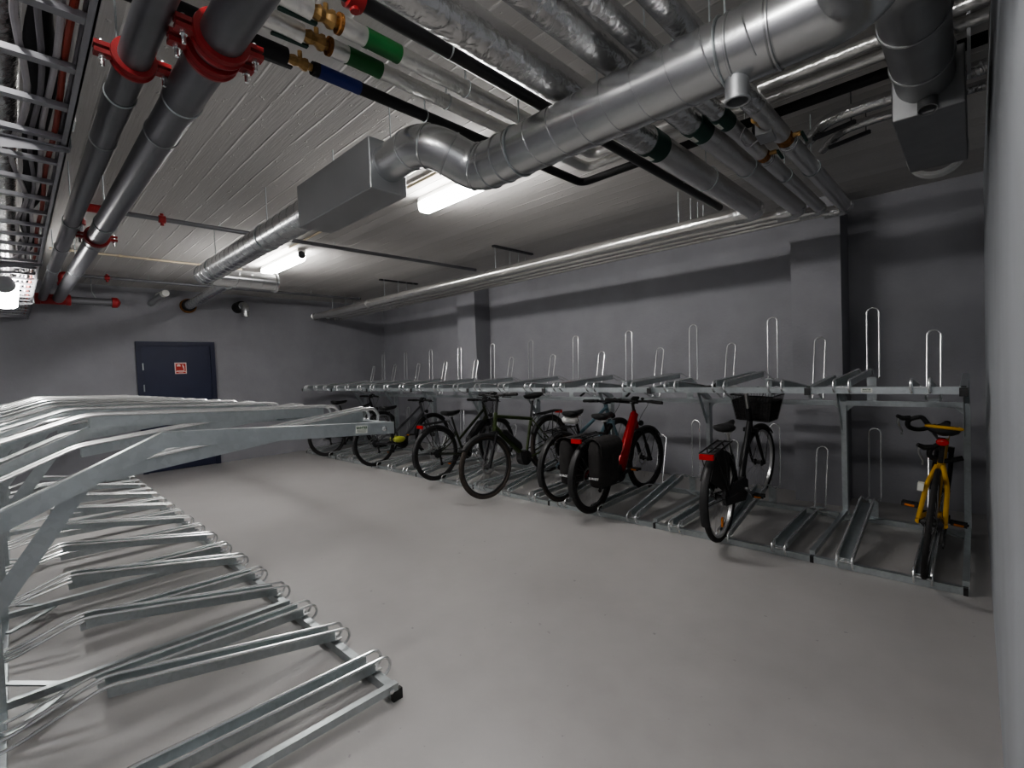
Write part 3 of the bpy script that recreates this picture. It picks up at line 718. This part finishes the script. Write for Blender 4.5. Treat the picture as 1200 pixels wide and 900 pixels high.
bs = thing('sprinkler_pipe', 'black sprinkler pipe with a red fitting, crossing above the big spiral duct', 'pipe', (-1.475, 0, 2.685))
mk('pipe_run', MB().tube([(0, .3, .0), (0, 4.02, -.02)], .027, 18), M['bblack'], bs)
mk('red_fitting', MB().lathe([(.028, -.03), (.042, -.026), (.042, .026), (.028, .03)], (0, .85, 0), (0, 1, 0), 18).cyl((0, .85, -.05), (0, .85, .05), .016, 10), M['red'], bs)
for y in (1.25, 2.35, 3.3): mk('hanger', MB().ring((0, y, 0), (0, 1, 0), .029, .004, 20, 6).cyl((0, y, .03), (0, y, ZC - 2.685), .004, 6), M['galv'], bs)
# pair of foil pipes by the right end that bend into the wall run
for k, (lab, yy, r, x0) in enumerate((('crinkled foil pipe with a bend, behind the rusty valves', 3.33, .036, -.60), ('thinner foil pipe with a bend running beside the crinkled one', 3.55, .026, -.56))):
    t = thing('foil_pipe', lab, 'pipe', (x0, yy, 2.80))
    pts = fil([(-.16, .25, 0), (0, .0, 0), (XR - x0 - .01, 0, 0)], .10, 8)
    mk('foil_sleeve', MB().tube(pts, r, 20), M['foil'], t)
    mk('hanger', MB().bar((-.1, .12, -.045), (.12, .05, -.045), .02, .02).cyl((.10, .055, -.05), (.10, .055, .15), .003, 6), M['dark'], t)

# ceiling struts
for k, (lab, x) in enumerate((('dark slotted ceiling strut above the back wall pipes, nearer the camera', -4.22), ('dark slotted ceiling strut above the back wall pipes, second from the camera', -6.83), ('dark slotted ceiling strut above the back wall pipes, close to the end wall', -8.75))):
    m = MB().box((0, 0, 0), (.04, .72, .022))
    o = mk('ceiling_strut', m, M['dark']); o.location = (x, 4.50, ZC - .011); tag(o, lab, 'strut', 'ceiling struts')
# conduits
o = mk('conduit', MB().tube([(0, 0, 0), (3.5, 0, 0)], .011, 10).box((1.2, 0, .0), (.03, .04, .022)).box((2.3, 0, 0), (.03, .04, .022)), M['beige']); o.location = (-5.7, 2.30, ZC - .014); tag(o, 'beige cable conduit on the ceiling between the two ceiling lamps', 'conduit')
o = mk('conduit', MB().tube([(0, 0, 0), (0, 1.9, 0)], .012, 10).box((0, .6, 0), (.04, .03, .024)).box((0, 1.4, 0), (.04, .03, .024)), M['beige']); o.location = (-7.2, .35, ZC - .014); tag(o, 'beige cable conduit on the ceiling behind the grey pipes', 'conduit')

# cable tray
ctr = thing('cable_tray', 'steel cable ladder carrying cables beside the thinner grey pipe', 'cable tray', (0, -.09, 2.39))
for s in (-1, 1):
    mk('side_rail', MB().box((-5.3, s * .29, .03), (8.3, .006, .06)).box((-5.3, s * .282, .058), (8.3, .02, .004)).box((-5.3, s * .282, .002), (8.3, .02, .004)), M['tray'], ctr)
x = -1.40
k = 0
while x > -9.4:
    mk('rung', MB().box((x, 0, .012), (.032, .575, .018)), M['tray'], ctr); x -= .292
for x in (-2.62, -5.2, -7.6):
    br = MB().prism([(-.30, -.004), (.295, -.004), (.295, -.02), (-.1, -.085), (-.30, -.085)], 'x', x - .002, x + .002)
    br.box((x, 0, -.008), (.04, .60, .006)); mk('tray_bracket', br, M['tray'], ctr)
    mk('hanger', MB().cyl((x, .30, .0), (x, .30, ZC - 2.39), .004, 6), M['galv'], ctr)
mk('joint_plate', MB().box((-2.42, .297, .035), (.10, .008, .05)), M['galvbright'], ctr)
def cable(label, y, z, r, m, wob=.012, ph=0.0):
    pts = []
    n = 60
    for i in range(n + 1):
        x = -1.0 - 8.2 * i / n
        pts.append((x, y + wob * math.sin(i * .7 + ph) + wob * .6 * math.sin(i * .23 + 2 * ph), z + .004 * math.sin(i * .9 + ph)))
    o = mk('cable', MB().tube(pts, r, 8), m); tag(o, label, 'cable', 'cables on the cable ladder'); return o
Z0 = 2.39 + .021
cable('pale cable nearest the middle of the cable ladder', .075, Z0 + .012, .009, M['cabw'], .022, 1.1)
cable('grey cable between the two pale cables on the cable ladder', .105, Z0 + .011, .008, M['cabg'], .012, 2.0)
cable('white cable between the grey and the red one on the cable ladder', .132, Z0 + .010, .009, M['cabw'], .006, 3.2)
cable('red cable on the cable ladder', .160, Z0 + .010, .009, M['cabr'], .004, .4)
cable('dark cable against the side rail of the cable ladder', .182, Z0 + .009, .007, M['cabg'], .002, 4.0)
lf = thing('foil_pipe', 'foil-wrapped pipe above the cable ladder', 'pipe', (0, .018, 2.60))
mk('foil_sleeve', MB().tube([(-1.0, 0, 0), (XE + .02, 0, 0)], .060, 24), M['foil'], lf)
for x in (-2.4, -5.4, -8.0): mk('hanger', MB().cyl((x, 0, .06), (x, 0, ZC - 2.6), .004, 6), M['galv'], lf)
pts = []; rr = []
for i in range(80):
    x = -1.1 - 7.6 * i / 79; pts.append((x, .125 + .012 * math.sin(i * .5), 2.545)); rr.append(.034 + .012 * math.sin(i * .62) * math.sin(i * .17))
o = mk('flexible_hose', MB().tube(pts, rr, 14), M['black']); tag(o, 'lumpy black insulated hose above the cables on the cable ladder', 'hose')

# ------------------------------------------------------------------ bicycles
R0 = .345
def bicycle(label, loc, yaw, pitch=0, lean=0, frame='bblack', style='diamond', bars='flat', steer=0, tyre='rubber', tw=.021, fender=True, carrier=True,
            motor=True, battery=None, sad_h=.95, rear_lamp=True, basket=False, chain_case=False, skirt=False, wb=1.08, dt=.02, headlight=True, R=R0, bar_h=1.06, seatmat='plastic', sus=False, crank_a=.9, rimmat='rim', grips=True, barw=.31, name='bicycle', forkm=None, bar_turn=0):
    t = thing('bicycle', label, 'bicycle', loc, (lean, -pitch, yaw), 'parked bicycles')
    fm = M[frame]
    BB = V((.45, 0, .285)); RA = V((0, 0, R)); FA = V((wb, 0, R))
    HB = V((wb - .175, 0, R + .37)); HT = V((wb - .225, 0, R + .37 + (.17 if style != 'race' else .13)))
    axd = (HT - HB).normalized()
    ST = V((.45 - (sad_h - .285) * .30, 0, sad_h - .12)); SC_ = BB + (ST - BB) * (.72 if style in ('diamond', 'race') else .66)
    f = MB()
    def tb(a, b, r0, r1=None, n=14): f.tube([a, b], [r0, r1 or r0], n)
    tb(BB, SC_, .0165); tb(HB - axd * .02, HT + axd * .01, .022)
    for s in (-1, 1):
        y = s * .062
        f.tube(fil([BB + V((-.02, s * .03, 0)), V((.3, s * .05, .30)), RA + V((.0, y, 0))], .06), .0155 if style == 'race' else .010, 10)
        f.tube(fil([SC_ + V((0, s * .015, -.02)), V((.22, s * .05, SC_.z - .13)), RA + V((0, y, .01))], .06), .013 if style == 'race' else .008, 10)
        f.cyl(RA + V((0, y - .004, 0)), RA + V((0, y + .004, 0)), .018, 12)
    f.cyl(BB - V((0, .036, 0)), BB + V((0, .036, 0)), .024, 16)
    if style in ('diamond', 'race'):
        tb(SC_ + V((0, 0, -.01)), HT - axd * .03, .016 if style == 'race' else .019); tb(BB, HB + axd * .03, dt)
    elif style == 'trapeze':
        tb(BB + (ST - BB) * .40, HT - axd * .04, .018); tb(BB, HB + axd * .02, dt)
    elif style == 'step':
        f.tube(fil([BB + V((.01, 0, .0)), BB + V((.10, 0, .03)), HB + axd * .05], .08), [dt] * 9, 16)
    elif style == 'stepred':
        pts = fil([BB + V((-.02, 0, .03)), BB + V((.07, 0, .05)), HT - axd * .03], .07)
        f.tube(pts, [.040, .066] + [.070] * (len(pts) - 3) + [.048], 20, flat=.86, up=(1, 0, 0))
    mk('frame', f, fm, t)
    sp = MB().cyl(BB + (ST - BB) * .6, ST + V((0, 0, .035)), .0135, 12); mk('seat_post', sp, M['plastic'] if style != 'step' else M['alu'], t)
    # saddle
    sx, sz = ST.x, ST.z + .085
    rings = []
    for u, wd, hgt in ((-.135, .055, .030), (-.12, .078, .045), (-.06, .082, .05), (0, .055, .045), (.06, .028, .04), (.12, .022, .034), (.145, .010, .016)):
        k = 12; rg = []
        for i in range(k):
            a = 2 * PI * i / k; rg.append(V((sx - .0 + u, math.cos(a) * wd, sz + math.sin(a) * hgt * (.5 if math.sin(a) > 0 else .9) + .016 * (abs(u) / .14) ** 2)))
        rings.append(rg)
    sd_ = mk('saddle', MB().loft(rings), M[seatmat], t, ang=60)
    mk('saddle_clamp', MB().tube([(sx - .09, .025, sz - .03), (sx + .09, .015, sz - .035)], .0045, 6).tube([(sx - .09, -.025, sz - .03), (sx + .09, -.015, sz - .035)], .0045, 6).box((sx, 0, sz - .045), (.04, .05, .025)), M['alu'], sd_)
    # wheels
    S4 = Matrix.Translation(HB) @ Matrix.Rotation(steer, 4, axd) @ Matrix.Translation(-HB)
    I4 = Matrix.Identity(4)
    H4 = S4 @ (Matrix.Translation(HT) @ Matrix.Rotation(bar_turn, 4, axd) @ Matrix.Translation(-HT))
    def wheel(nm, c, X, disc):
        w = mk(nm, MB().ring(c, (0, 1, 0), R - tw, tw, 56, 10).xf(X), M[tyre], t)
        mk('rim', MB().lathe([(R - 2 * tw - .012, -.011), (R - 2 * tw + .006, -.013), (R - 2 * tw + .006, .013), (R - 2 * tw - .012, .011), (R - 2 * tw - .012, -.011)], c, (0, 1, 0), 56, False).xf(X), M[rimmat], w)
        s_ = MB()
        for i in range(28):
            a = 2 * PI * i / 28; sd2 = 1 if i % 2 else -1; a2 = a + (.5 if (i // 2) % 2 else -.5)
            p = c + V((math.cos(a2) * .028, sd2 * .028, math.sin(a2) * .028)); q_ = c + V((math.cos(a) * (R - 2 * tw - .01), sd2 * .004, math.sin(a) * (R - 2 * tw - .01)))
            s_.tube([p, q_], .0012, 4, cap=False)
        mk('spokes', s_.xf(X), M['spoke'], w)
        mk('hub', MB().lathe([(.008, -.06), (.012, -.05), (.03, -.032), (.03, -.026), (.016, -.02), (.016, .02), (.03, .026), (.03, .032), (.012, .05), (.008, .06)], c, (0, 1, 0), 16).xf(X), M['plastic'], w)
        if disc: mk('brake_disc', MB().pipe(c + V((0, .040, 0)), c + V((0, .043, 0)), .078, .018, 24).xf(X), M['alu'], w)
        return w
    rw = wheel('rear_wheel', RA, I4, motor); fw = wheel('front_wheel', FA, S4, sus)
    if rimmat == 'alu':
        mk('wheel_reflector', MB().box(RA + V((.03, 0, -R * .62)), (.022, .012, .075)), M['orange'], rw)
    # cassette + derailleur
    if not chain_case:
        cs = MB()
        for i in range(6): cs.cyl(RA + V((0, -.034 - .004 * i, 0)), RA + V((0, -.0365 - .004 * i, 0)), .058 - .006 * i, 24)
        mk('cassette', cs, M['dark'], rw)
        mk('derailleur', MB().bar(RA + V((.01, -.066, -.02)), RA + V((.03, -.066, -.13)), .012, .02).cyl(RA + V((.03, -.07, -.13)), RA + V((.03, -.06, -.13)), .02).cyl(RA + V((.02, -.07, -.06)), RA + V((.02, -.06, -.06)), .018), M['plastic'], t)
        ch = MB()
        for z0, z1 in ((.05, .055), (-.13, -.055)): ch.bar(RA + V((.01 if z0 > 0 else .03, -.045, z0)), BB + V((0, -.045, z1 * 1.3)), .006, .008)
        mk('chain', ch, M['dark'], t)
    else:
        cc = MB().loft([[p for p in [RA + V((-.06, y, .0)), RA + V((-.03, y, .055)), BB + V((.0, y, .10)), BB + V((.09, y, .05)), BB + V((.09, y, -.05)), BB + V((0, y, -.10)), RA + V((-.03, y, -.055))]] for y in (-.035, -.06)])
        mk('chain_case', cc, M['plastic'], t)
    # crank set
    cr_ = MB(); cr_.cyl(BB - V((0, .055, 0)), BB - V((0, .049, 0)), .085 if not motor else .07, 28)
    d_ = V((math.cos(crank_a), 0, math.sin(crank_a))) * .17
    cr_.bar(BB + V((0, -.07, 0)), BB + V((0, -.075, 0)) + d_, .014, .026, up=d_.cross(V((0, 1, 0)))).bar(BB + V((0, .07, 0)), BB + V((0, .075, 0)) - d_, .014, .026, up=d_.cross(V((0, 1, 0))))
    cr_.cyl(BB - V((0, .075, 0)), BB + V((0, .075, 0)), .012)
    cro = mk('crank', cr_, M['plastic'] if frame != 'bblack' or motor else M['alu'], t)
    for s in (-1, 1):
        pc = BB + V((0, s * .125, 0)) + d_ * (-s)
        pd = mk('pedal', MB().box(pc + V((.032, 0, 0)), (.016, .085, .022)).box(pc - V((.032, 0, 0)), (.016, .085, .022)).cyl(pc - V((0, .05, 0)), pc + V((0, .045, 0)), .010).box(pc + V((0, .03, 0)), (.06, .012, .014)).box(pc - V((0, .03, 0)), (.06, .012, .014)), M['plastic'], cro)
        mk('reflector', MB().box(pc + V((-.042, 0, 0)), (.004, .05, .014)), M['orange'], pd)
    if motor: mk('motor', MB().lathe([(.05, -.055), (.085, -.045), (.09, 0), (.085, .045), (.05, .055)], BB + V((.03, 0, .01)), (0, 1, 0), 20).box(BB + V((.07, 0, .05)), (.09, .08, .09)), M['plastic'], t)
    if battery:
        a = BB + (HB - BB) * .25; b2 = BB + (HB - BB) * .86; n_ = (HB - BB).cross(V((0, 1, 0))).normalized()
        if n_.z < 0: n_ = -n_
        rg = []
        for p, kk in ((a, .6), (a + (b2 - a) * .08, 1), (b2 - (b2 - a) * .15, 1), (b2, .5)):
            rg.append([p + n_ * (.022 + h_ * kk) + V((0, y * .040, 0)) for y, h_ in ((-1, 0), (-1, .05), (-.6, .068), (.6, .068), (1, .05), (1, 0))])
        mk('battery', MB().loft(rg), M[battery], t)
    # fork
    fk = MB(); cz = HB - axd * .03
    for s in (-1, 1):
        y = s * (tw + .032)
        if sus:
            md = FA + (V((cz.x, 0, cz.z)) - FA) * .5
            fk.tube([V((cz.x, y, cz.z)), V((md.x, y, md.z))], .014, 12).tube([V((md.x, y, md.z + .0)), FA + V((0, y, -.01))], .021, 12)
        else:
            fk.tube(fil([V((cz.x, y * .8, cz.z)), V((cz.x + (FA.x - cz.x) * .55, y, R + .12)), FA + V((0, y, 0))], .1), [.015, .015, .0145, .014, .0135, .013, .012, .0115, .011], 10)
    fk.box(cz, (.04, 2 * (tw + .04), .035)).cyl(cz, HB, .018)
    mk('fork', fk.xf(S4), M[forkm] if forkm else (M['bblack'] if sus or style == 'race' else fm), t)
    if sus and False: pass
    # stem + handlebar
    if bars == 'drop':
        sb_ = HT + axd * .03; cl = sb_ + V((.09, 0, .0))
        mk('stem', MB().cyl(HT, sb_ + axd * .02, .018).tube([sb_, cl], .017, 12).xf(H4), M['plastic'], t)
        hb = MB(); w_ = .215
        for s in (-1, 1):
            hb.tube(fil([cl, cl + V((0, s * w_ * .9, 0)), cl + V((.085, s * w_, -.01)), cl + V((.105, s * w_, -.07)), cl + V((.05, s * w_ * 1.04, -.128)), cl + V((-.06, s * w_ * 1.06, -.135))], .04, 6), .0165, 10)
        hbo = mk('handlebar', hb.xf(H4), M['plastic'], t)
        for s in (-1, 1):
            mk('brake_hood', MB().tube([cl + V((.065, s * w_, .0)), cl + V((.11, s * w_, .015)), cl + V((.135, s * w_, .05))], [.018, .019, .013], 10).xf(H4), M['plastic'], hbo)
            mk('brake_lever', MB().tube(fil([cl + V((.128, s * w_, .035)), cl + V((.15, s * w_, -.01)), cl + V((.145, s * w_, -.09)), cl + V((.16, s * w_, -.115))], .03), .0065, 8).xf(H4), M['alu'], hbo)
    else:
        top = HT + axd * max(.02, (bar_h - HT.z) / axd.z); cl = top + V((.05 if bars == 'flat' else .03, 0, .01))
        mk('stem', MB().cyl(HT - axd * .02, top, .0155).tube([top - axd * .01, cl], .017, 12).cyl(cl - V((0, .03, 0)), cl + V((0, .03, 0)), .021).xf(H4), M['plastic'] if bars == 'flat' else M['alu'], t)
        hb = MB()
        if bars == 'flat':
            hb.tube(fil([cl + V((-.05, -barw, .01)), cl + V((0, -.12, .012)), cl, cl + V((0, .12, .012)), cl + V((-.05, barw, .01))], .06), .0125, 10)
            ends = [(cl + V((-.05, s * barw, .01)), cl + V((-.022, s * (barw - .12), .011))) for s in (-1, 1)]
        else:
            hb.tube(fil([cl + V((-.20, -.29, .035)), cl + V((-.07, -.25, .05)), cl + V((.02, -.10, .04)), cl, cl + V((.02, .10, .04)), cl + V((-.07, .25, .05)), cl + V((-.20, .29, .035))], .06), .0115, 10)
            ends = [(cl + V((-.20, s * .29, .035)), cl + V((-.09, s * .257, .047))) for s in (-1, 1)]
        hbo = mk('handlebar', hb.xf(H4), M['plastic'] if bars == 'flat' else M['alu'], t)
        for a, b2 in ends:
            d2 = (b2 - a).normalized()
            mk('grip', MB().tube([a - d2 * .012, a, b2 - d2 * .01, b2], [.014, .0175, .016, .018], 12).xf(H4), M['rubber'], hbo)
            ls = 1 if a.y > 0 else -1
            mk('brake_lever', MB().tube(fil([b2 + d2 * .03, b2 + d2 * .03 + V((.05, ls * .0, -.02)), a + d2 * .02 + V((.055, 0, -.02))], .02), .0055, 8).box(b2 + d2 * .035, (.035, .03, .03)).xf(H4), M['plastic'], hbo)
        cb = MB()
        for s in (-1, 1): cb.tube(fil([cl + V((-.0, s * .14, .0)), cl + V((.10, s * .10, -.03)), cl + V((.06, s * .03, -.16)), HB + V((.03, 0, .02))], .07), .0028, 5)
        mk('brake_cable', cb.xf(H4), M['plastic'], hbo)
        if motor: mk('display', MB().box(cl + V((.0, 0, .035)), (.05, .075, .02), M=Matrix.Rotation(-.5, 3, 'Y')).xf(H4), M['plastic'], hbo)
        mk('bell', MB().ell(cl + V((.0, -.09, .035)), (.018, .018, .014)).xf(H4), M['plastic'], hbo)
    # mudguards
    if fender:
        def guard(c, a0, a1, X, nm):
            m = MB(); rgs = []
            k = 22
            for i in range(k + 1):
                a = a0 + (a1 - a0) * i / k; rg = []
                for yy, dr in ((-.031, -.018), (-.027, .002), (-.012, .012), (.012, .012), (.027, .002), (.031, -.018), (.026, -.016), (.022, .0), (0, .008), (-.022, .0), (-.026, -.016)):
                    rr_ = R + .008 + dr; rg.append(c + V((math.cos(a) * rr_, yy, math.sin(a) * rr_)))
                rgs.append(rg)
            m.loft(rgs)
            for s in (-1, 1):
                am = a1 - .45 if nm == 'rear_mudguard' else a0 + .35
                m.tube([c + V((0, s * .06, 0)), c + V((math.cos(am) * (R + .006), s * .028, math.sin(am) * (R + .006)))], .0028, 6)
            return mk(nm, m.xf(X), M['plastic'], t)
        guard(RA, .55, PI + .35, I4, 'rear_mudguard'); guard(FA, .75, PI - .1, S4, 'front_mudguard')
    if skirt:
        m = MB()
        for s in (-1, 1):
            pts = [RA + V((math.cos(a) * r_, s * .034, math.sin(a) * r_)) for a, r_ in [(1.0 + .17 * i, R + .004) for i in range(10)]] + [RA + V((-.04, s * .045, .06)), RA + V((.10, s * .045, .03))]
            m.loft([[p + V((0, -.002, 0)) for p in pts], [p + V((0, .002, 0)) for p in pts]])
        mk('skirt_guard', m, M['cloth'], t)
    if carrier:
        cz_ = 2 * R + .045; m = MB()
        for s in (-1, 0, 1): m.tube([(-.22, s * .055, cz_ - .004), (.19, s * .055, cz_ + .008)], .006, 8)
        for x_ in (-.22, -.05, .19): m.tube([(x_, -.055, cz_ + .012 * (x_ + .22) - .004), (x_, .055, cz_ + .012 * (x_ + .22) - .004)], .006, 8)
        for s in (-1, 1):
            m.tube(fil([(.02, s * .068, R + .03), (-.02, s * .07, cz_ - .1), (-.05, s * .056, cz_)], .05), .005, 8)
            m.tube([(.02, s * .068, R + .03), (-.20, s * .056, cz_ - .004)], .004, 8)
        m.tube([(.19, .03, cz_ + .006), SC_ + V((0, .012, -.05))], .0045, 6).tube([(.19, -.03, cz_ + .006), SC_ + V((0, -.012, -.05))], .0045, 6)
        mk('carrier', m, M['plastic'], t)
        if rear_lamp: mk('rear_lamp', MB().box((-.235, 0, cz_ - .025), (.026, .10, .038)), M['redlamp'], t)
    elif rear_lamp:
        mk('rear_lamp', MB().ell((ST.x - .035, 0, ST.z - .0), (.016, .032, .024)), M['redlamp'], t)
    if headlight:
        mk('headlamp', MB().lathe([(.014, -.03), (.03, 0), (.03, .02), (.0, .022)], HB + V((.07, 0, .03)), (1, 0, -.1), 16).xf(S4), M['plastic'], t)
    if basket:
        c = cl + V((.20, 0, -.16)); bk = MB()
        def rect(z, kx, ky): return [c + V((x_ * kx, y_ * ky, z)) for x_, y_ in ((-1, -1), (1, -1), (1, 1), (-1, 1))]
        def loop(z, kx, ky, r_): bk.tube(fil(rect(z, kx, ky) + [rect(z, kx, ky)[0]], .02, 3), r_, 6)
        loop(.11, .135, .185, .006); loop(-.12, .10, .145, .004)
        for z in (.06, .02, -.02, -.06, -.09):
            k_ = (z + .12) / .23; loop(z, .10 + .035 * k_, .145 + .04 * k_, .0018)
        for i in range(15):
            u = -1 + 2 * i / 14
            for s in (-1, 1):
                bk.tube([c + V((s * .135, u * .185, .11)), c + V((s * .10, u * .145, -.12))], .0018, 4).tube([c + V((u * .135, s * .185, .11)), c + V((u * .10, s * .145, -.12))], .0018, 4)
            bk.tube([c + V((-.10, u * .145, -.12)), c + V((.10, u * .145, -.12))], .0018, 4)
        bko = mk('basket', bk.xf(H4), M['bblack'], t)
        ln = MB().loft([[c + V((x_ * kx, y_ * ky, z)) for x_, y_ in ((-1, -1), (1, -1), (1, 1), (-1, 1))] for z, kx, ky in ((-.115, .098, .142), (.06, .124, .174))])
        mk('basket_liner', ln.xf(H4), M['cloth'], bko)
    return t
UP = PI / 2
YF = 3.76
# A yellow racing bike (rear wheel out), bars turned along the bike
A_ = bicycle('yellow racing bicycle with a drop handlebar turned sideways', (-.235, 3.83, .055), UP, .0, .10, 'byellow', 'race', 'drop', .0, bar_turn=1.95, tw=.015, fender=False, carrier=False, motor=False, sad_h=.93, headlight=False, R=.338, wb=.985, dt=.021, seatmat='plastic', crank_a=-.45, name='racing_bicycle', forkm='bblack')
B_ = bicycle('black city bicycle with a wire front basket and red tail lamp', (-1.425, 3.75, .045), UP + .05, .075, 0, 'bblack', 'step', 'city', -.15, fender=True, motor=False, sad_h=.88, chain_case=True, skirt=True, basket=True, rimmat='alu', dt=.026, bar_h=1.035, crank_a=-.6, headlight=False)
C_ = bicycle('glossy red electric bicycle with black pannier bags', (-2.61, YF - .02, .045), UP + .03, .0, 0, 'bred', 'stepred', 'flat', -.1, tyre='rubber', tw=.028, fender=True, motor=True, sad_h=.93, sus=True, bar_h=.975, barw=.34, crank_a=.2)
D_ = bicycle('pale blue bicycle standing behind the red one with bar ends', (-3.02, 3.82, .075), UP, .03, 0, 'bblue', 'diamond', 'flat', 0, tyre='rubberb', tw=.019, fender=True, motor=False, sad_h=.90, sus=False, bar_h=.89, barw=.29, rear_lamp=False)
E_ = bicycle('olive green electric bicycle parked with its front wheel outwards', (-3.80, 4.60, .15), -UP, -.095, 0, 'bgreen', 'diamond', 'flat', -.12, tyre='rubberb', tw=.023, motor=True, battery='plastic', sad_h=1.02, sus=True, bar_h=1.07, dt=.03, barw=.33)
F_ = bicycle('dark olive electric bicycle next to the front-outwards green one', (-4.98, YF - .04, .045), UP, .0, 0, 'bdkgreen', 'trapeze', 'flat', 0, tw=.022, motor=True, battery='plastic', sad_h=.88, sus=True, bar_h=.95, dt=.03)
G_ = bicycle('grey electric bicycle with a lime cover around its motor', (-6.56, YF, .045), UP, 0, 0, 'bgrey', 'trapeze', 'flat', 0, tw=.020, motor=True, sad_h=.90, bar_h=.915, dt=.024, rimmat='rim')
H_ = bicycle('black bicycle farthest along the rack near the end wall', (-8.14, YF, .045), UP, 0, 0, 'bblack', 'diamond', 'flat', 0, tw=.024, motor=True, sad_h=.96, bar_h=.965, fender=False, carrier=False, rear_lamp=False, dt=.03)
# saddle edge + frame bits on the racing bike
mk('saddle_stripe', MB().tube([(.195, .07, .912), (.14, .082, .914), (.122, .05, .916), (.118, 0, .917), (.122, -.05, .916), (.14, -.082, .914), (.195, -.07, .912)], .010, 8), M['byellow'], A_)
mk('lock_pouch', MB().box((.16, .075, .52), (.05, .03, .05)), M['paper'], A_)
# bar ends of D
for s in (-1, 1): mk('bar_end', MB().tube(fil([(.80, s * .30, .99), (.86, s * .30, 1.01), (.92, s * .29, 1.06)], .02), .012, 8), M['plastic'], D_)
# lime cover on G
lc = MB().loft([[V((.40 + .10 * math.cos(a) * k, y, .34 + .05 * math.sin(a) * k + .02)) for a in [2 * PI * i / 12 for i in range(12)]] for y, k in ((-.09, .6), (-.075, 1), (.075, 1), (.09, .6))])
mk('motor_cover', lc, M['lime'], G_, ang=60)

# pannier bags (lift-off things)
def pannier(label, loc, yaw, side, lettered):
    """local: x forward, z up, bag hangs from z = 0 down; outer face at +y*side"""
    t = thing('pannier_bag', label, 'pannier bag', loc, (0, 0, yaw), 'black pannier bags')
    rg = []
    for z, lx, th in ((-.40, .145, .055), (-.385, .162, .068), (-.30, .17, .078), (-.15, .176, .082), (-.05, .172, .075), (.0, .168, .055), (.02, .155, .03)):
        k = 20; r2 = []
        for i in range(k):
            a = 2 * PI * i / k; ca, sa = math.cos(a), math.sin(a)
            r2.append(V((math.copysign(abs(ca) ** .45, ca) * lx * (1 + .012 * math.sin(5 * a + z * 20)), side * .085 + math.copysign(abs(sa) ** .5, sa) * th, z)))
        rg.append(r2)
    mk('bag_body', MB().loft(rg), M['cloth'], t, ang=60)
    fl = []
    for (yy, z) in ((-.01, .028), (.05, .04), (.10, .038), (.145, .015), (.172, -.03), (.176, -.09), (.170, -.15)):
        w_ = .152 if z > -.1 else .135
        fl.append([V((x_, side * yy, z + dz)) for x_, dz in ((-w_, -.012), (-w_, 0), (w_, 0), (w_, -.012))])
    fo = MB()
    n_ = len(fl)
    rings = [[V((x_, side * (yy + o_), z)) for (x_, o_) in ((-w_, 0), (w_, 0), (w_, .008), (-w_, .008))] for (yy, z, w_) in ((-.01, .03, .16), (.05, .042, .172), (.11, .036, .178), (.150, .012, .179), (.172, -.03, .178), (.172, -.09, .168), (.166, -.14, .145))]
    mk('bag_flap', fo.loft(rings), M['cloth'], t, ang=60)
    mk('buckle_strap', MB().box((0, side * .178, -.15), (.025, .006, .08)), M['plastic'], t)
    if lettered:
        fac = -PI / 2 if side < 0 else PI / 2
        # on the rear short face (facing -x)
        Mx = Matrix.Translation((-.1735, side * .085, -.315)) @ Matrix.Rotation(-PI / 2, 4, 'Z') @ Matrix.Rotation(PI / 2, 4, 'X')
        text('lettering', 'BORGET', .028, M['print'], Mx, t, .0008, .0006)
    return t
pz = .045 + 2 * R0 + .03
pannier('black pannier bag in full view on the near side of the red bicycle', (-2.61 + .06, YF - .03, pz - .03), UP, -1, True)
pannier('black pannier bag on the far side of the red bicycle', (-2.61 - .07, YF - .07, pz - .03), UP, 1, True)
o = mk('white_bundle', MB().tube([(-.09, 0, 0), (-.07, 0, .004), (.07, 0, .004), (.09, 0, 0)], [.02, .038, .038, .02], 14), M['white']); o.location = (-3.05, 4.02, .87); o.rotation_euler = (0, .05, .25); tag(o, 'small white rolled bundle on the carrier of the pale blue bicycle', 'bundle')

# ------------------------------------------------------------------ camera
H = 1.43
f_px = 564.0
mY = V((1143 - 600, 411 - 450, f_px)).normalized()
mX = V((15 - 600, 456 - 450, f_px)).normalized(); mX = (mX - mY * mX.dot(mY)).normalized(); wX = -mX
wZ = wX.cross(mY).normalized()
# rows of the world->camera map (camera axes right, down, forward expressed in world)
right = V((wX.x, mY.x, wZ.x)); down = V((wX.y, mY.y, wZ.y)); fwd = V((wX.z, mY.z, wZ.z))
cam = bpy.data.cameras.new('camera'); co = bpy.data.objects.new('camera', cam); COL.objects.link(co)
m3 = Matrix((right, -down, -fwd)).transposed()
co.matrix_world = Matrix.Translation((0, 0, H)) @ m3.to_4x4()
cam.sensor_width = 36; cam.lens = f_px / 1200 * 36; cam.clip_start = .01
SC.camera = co
w = bpy.data.worlds.new('world'); SC.world = w; w.use_nodes = True
w.node_tree.nodes['Background'].inputs['Color'].default_value = (.5, .52, .55, 1); w.node_tree.nodes['Background'].inputs['Strength'].default_value = .05
SC.view_settings.view_transform = 'AgX'; SC.view_settings.look = 'AgX - Medium High Contrast'
SC.view_settings.exposure = 1.8
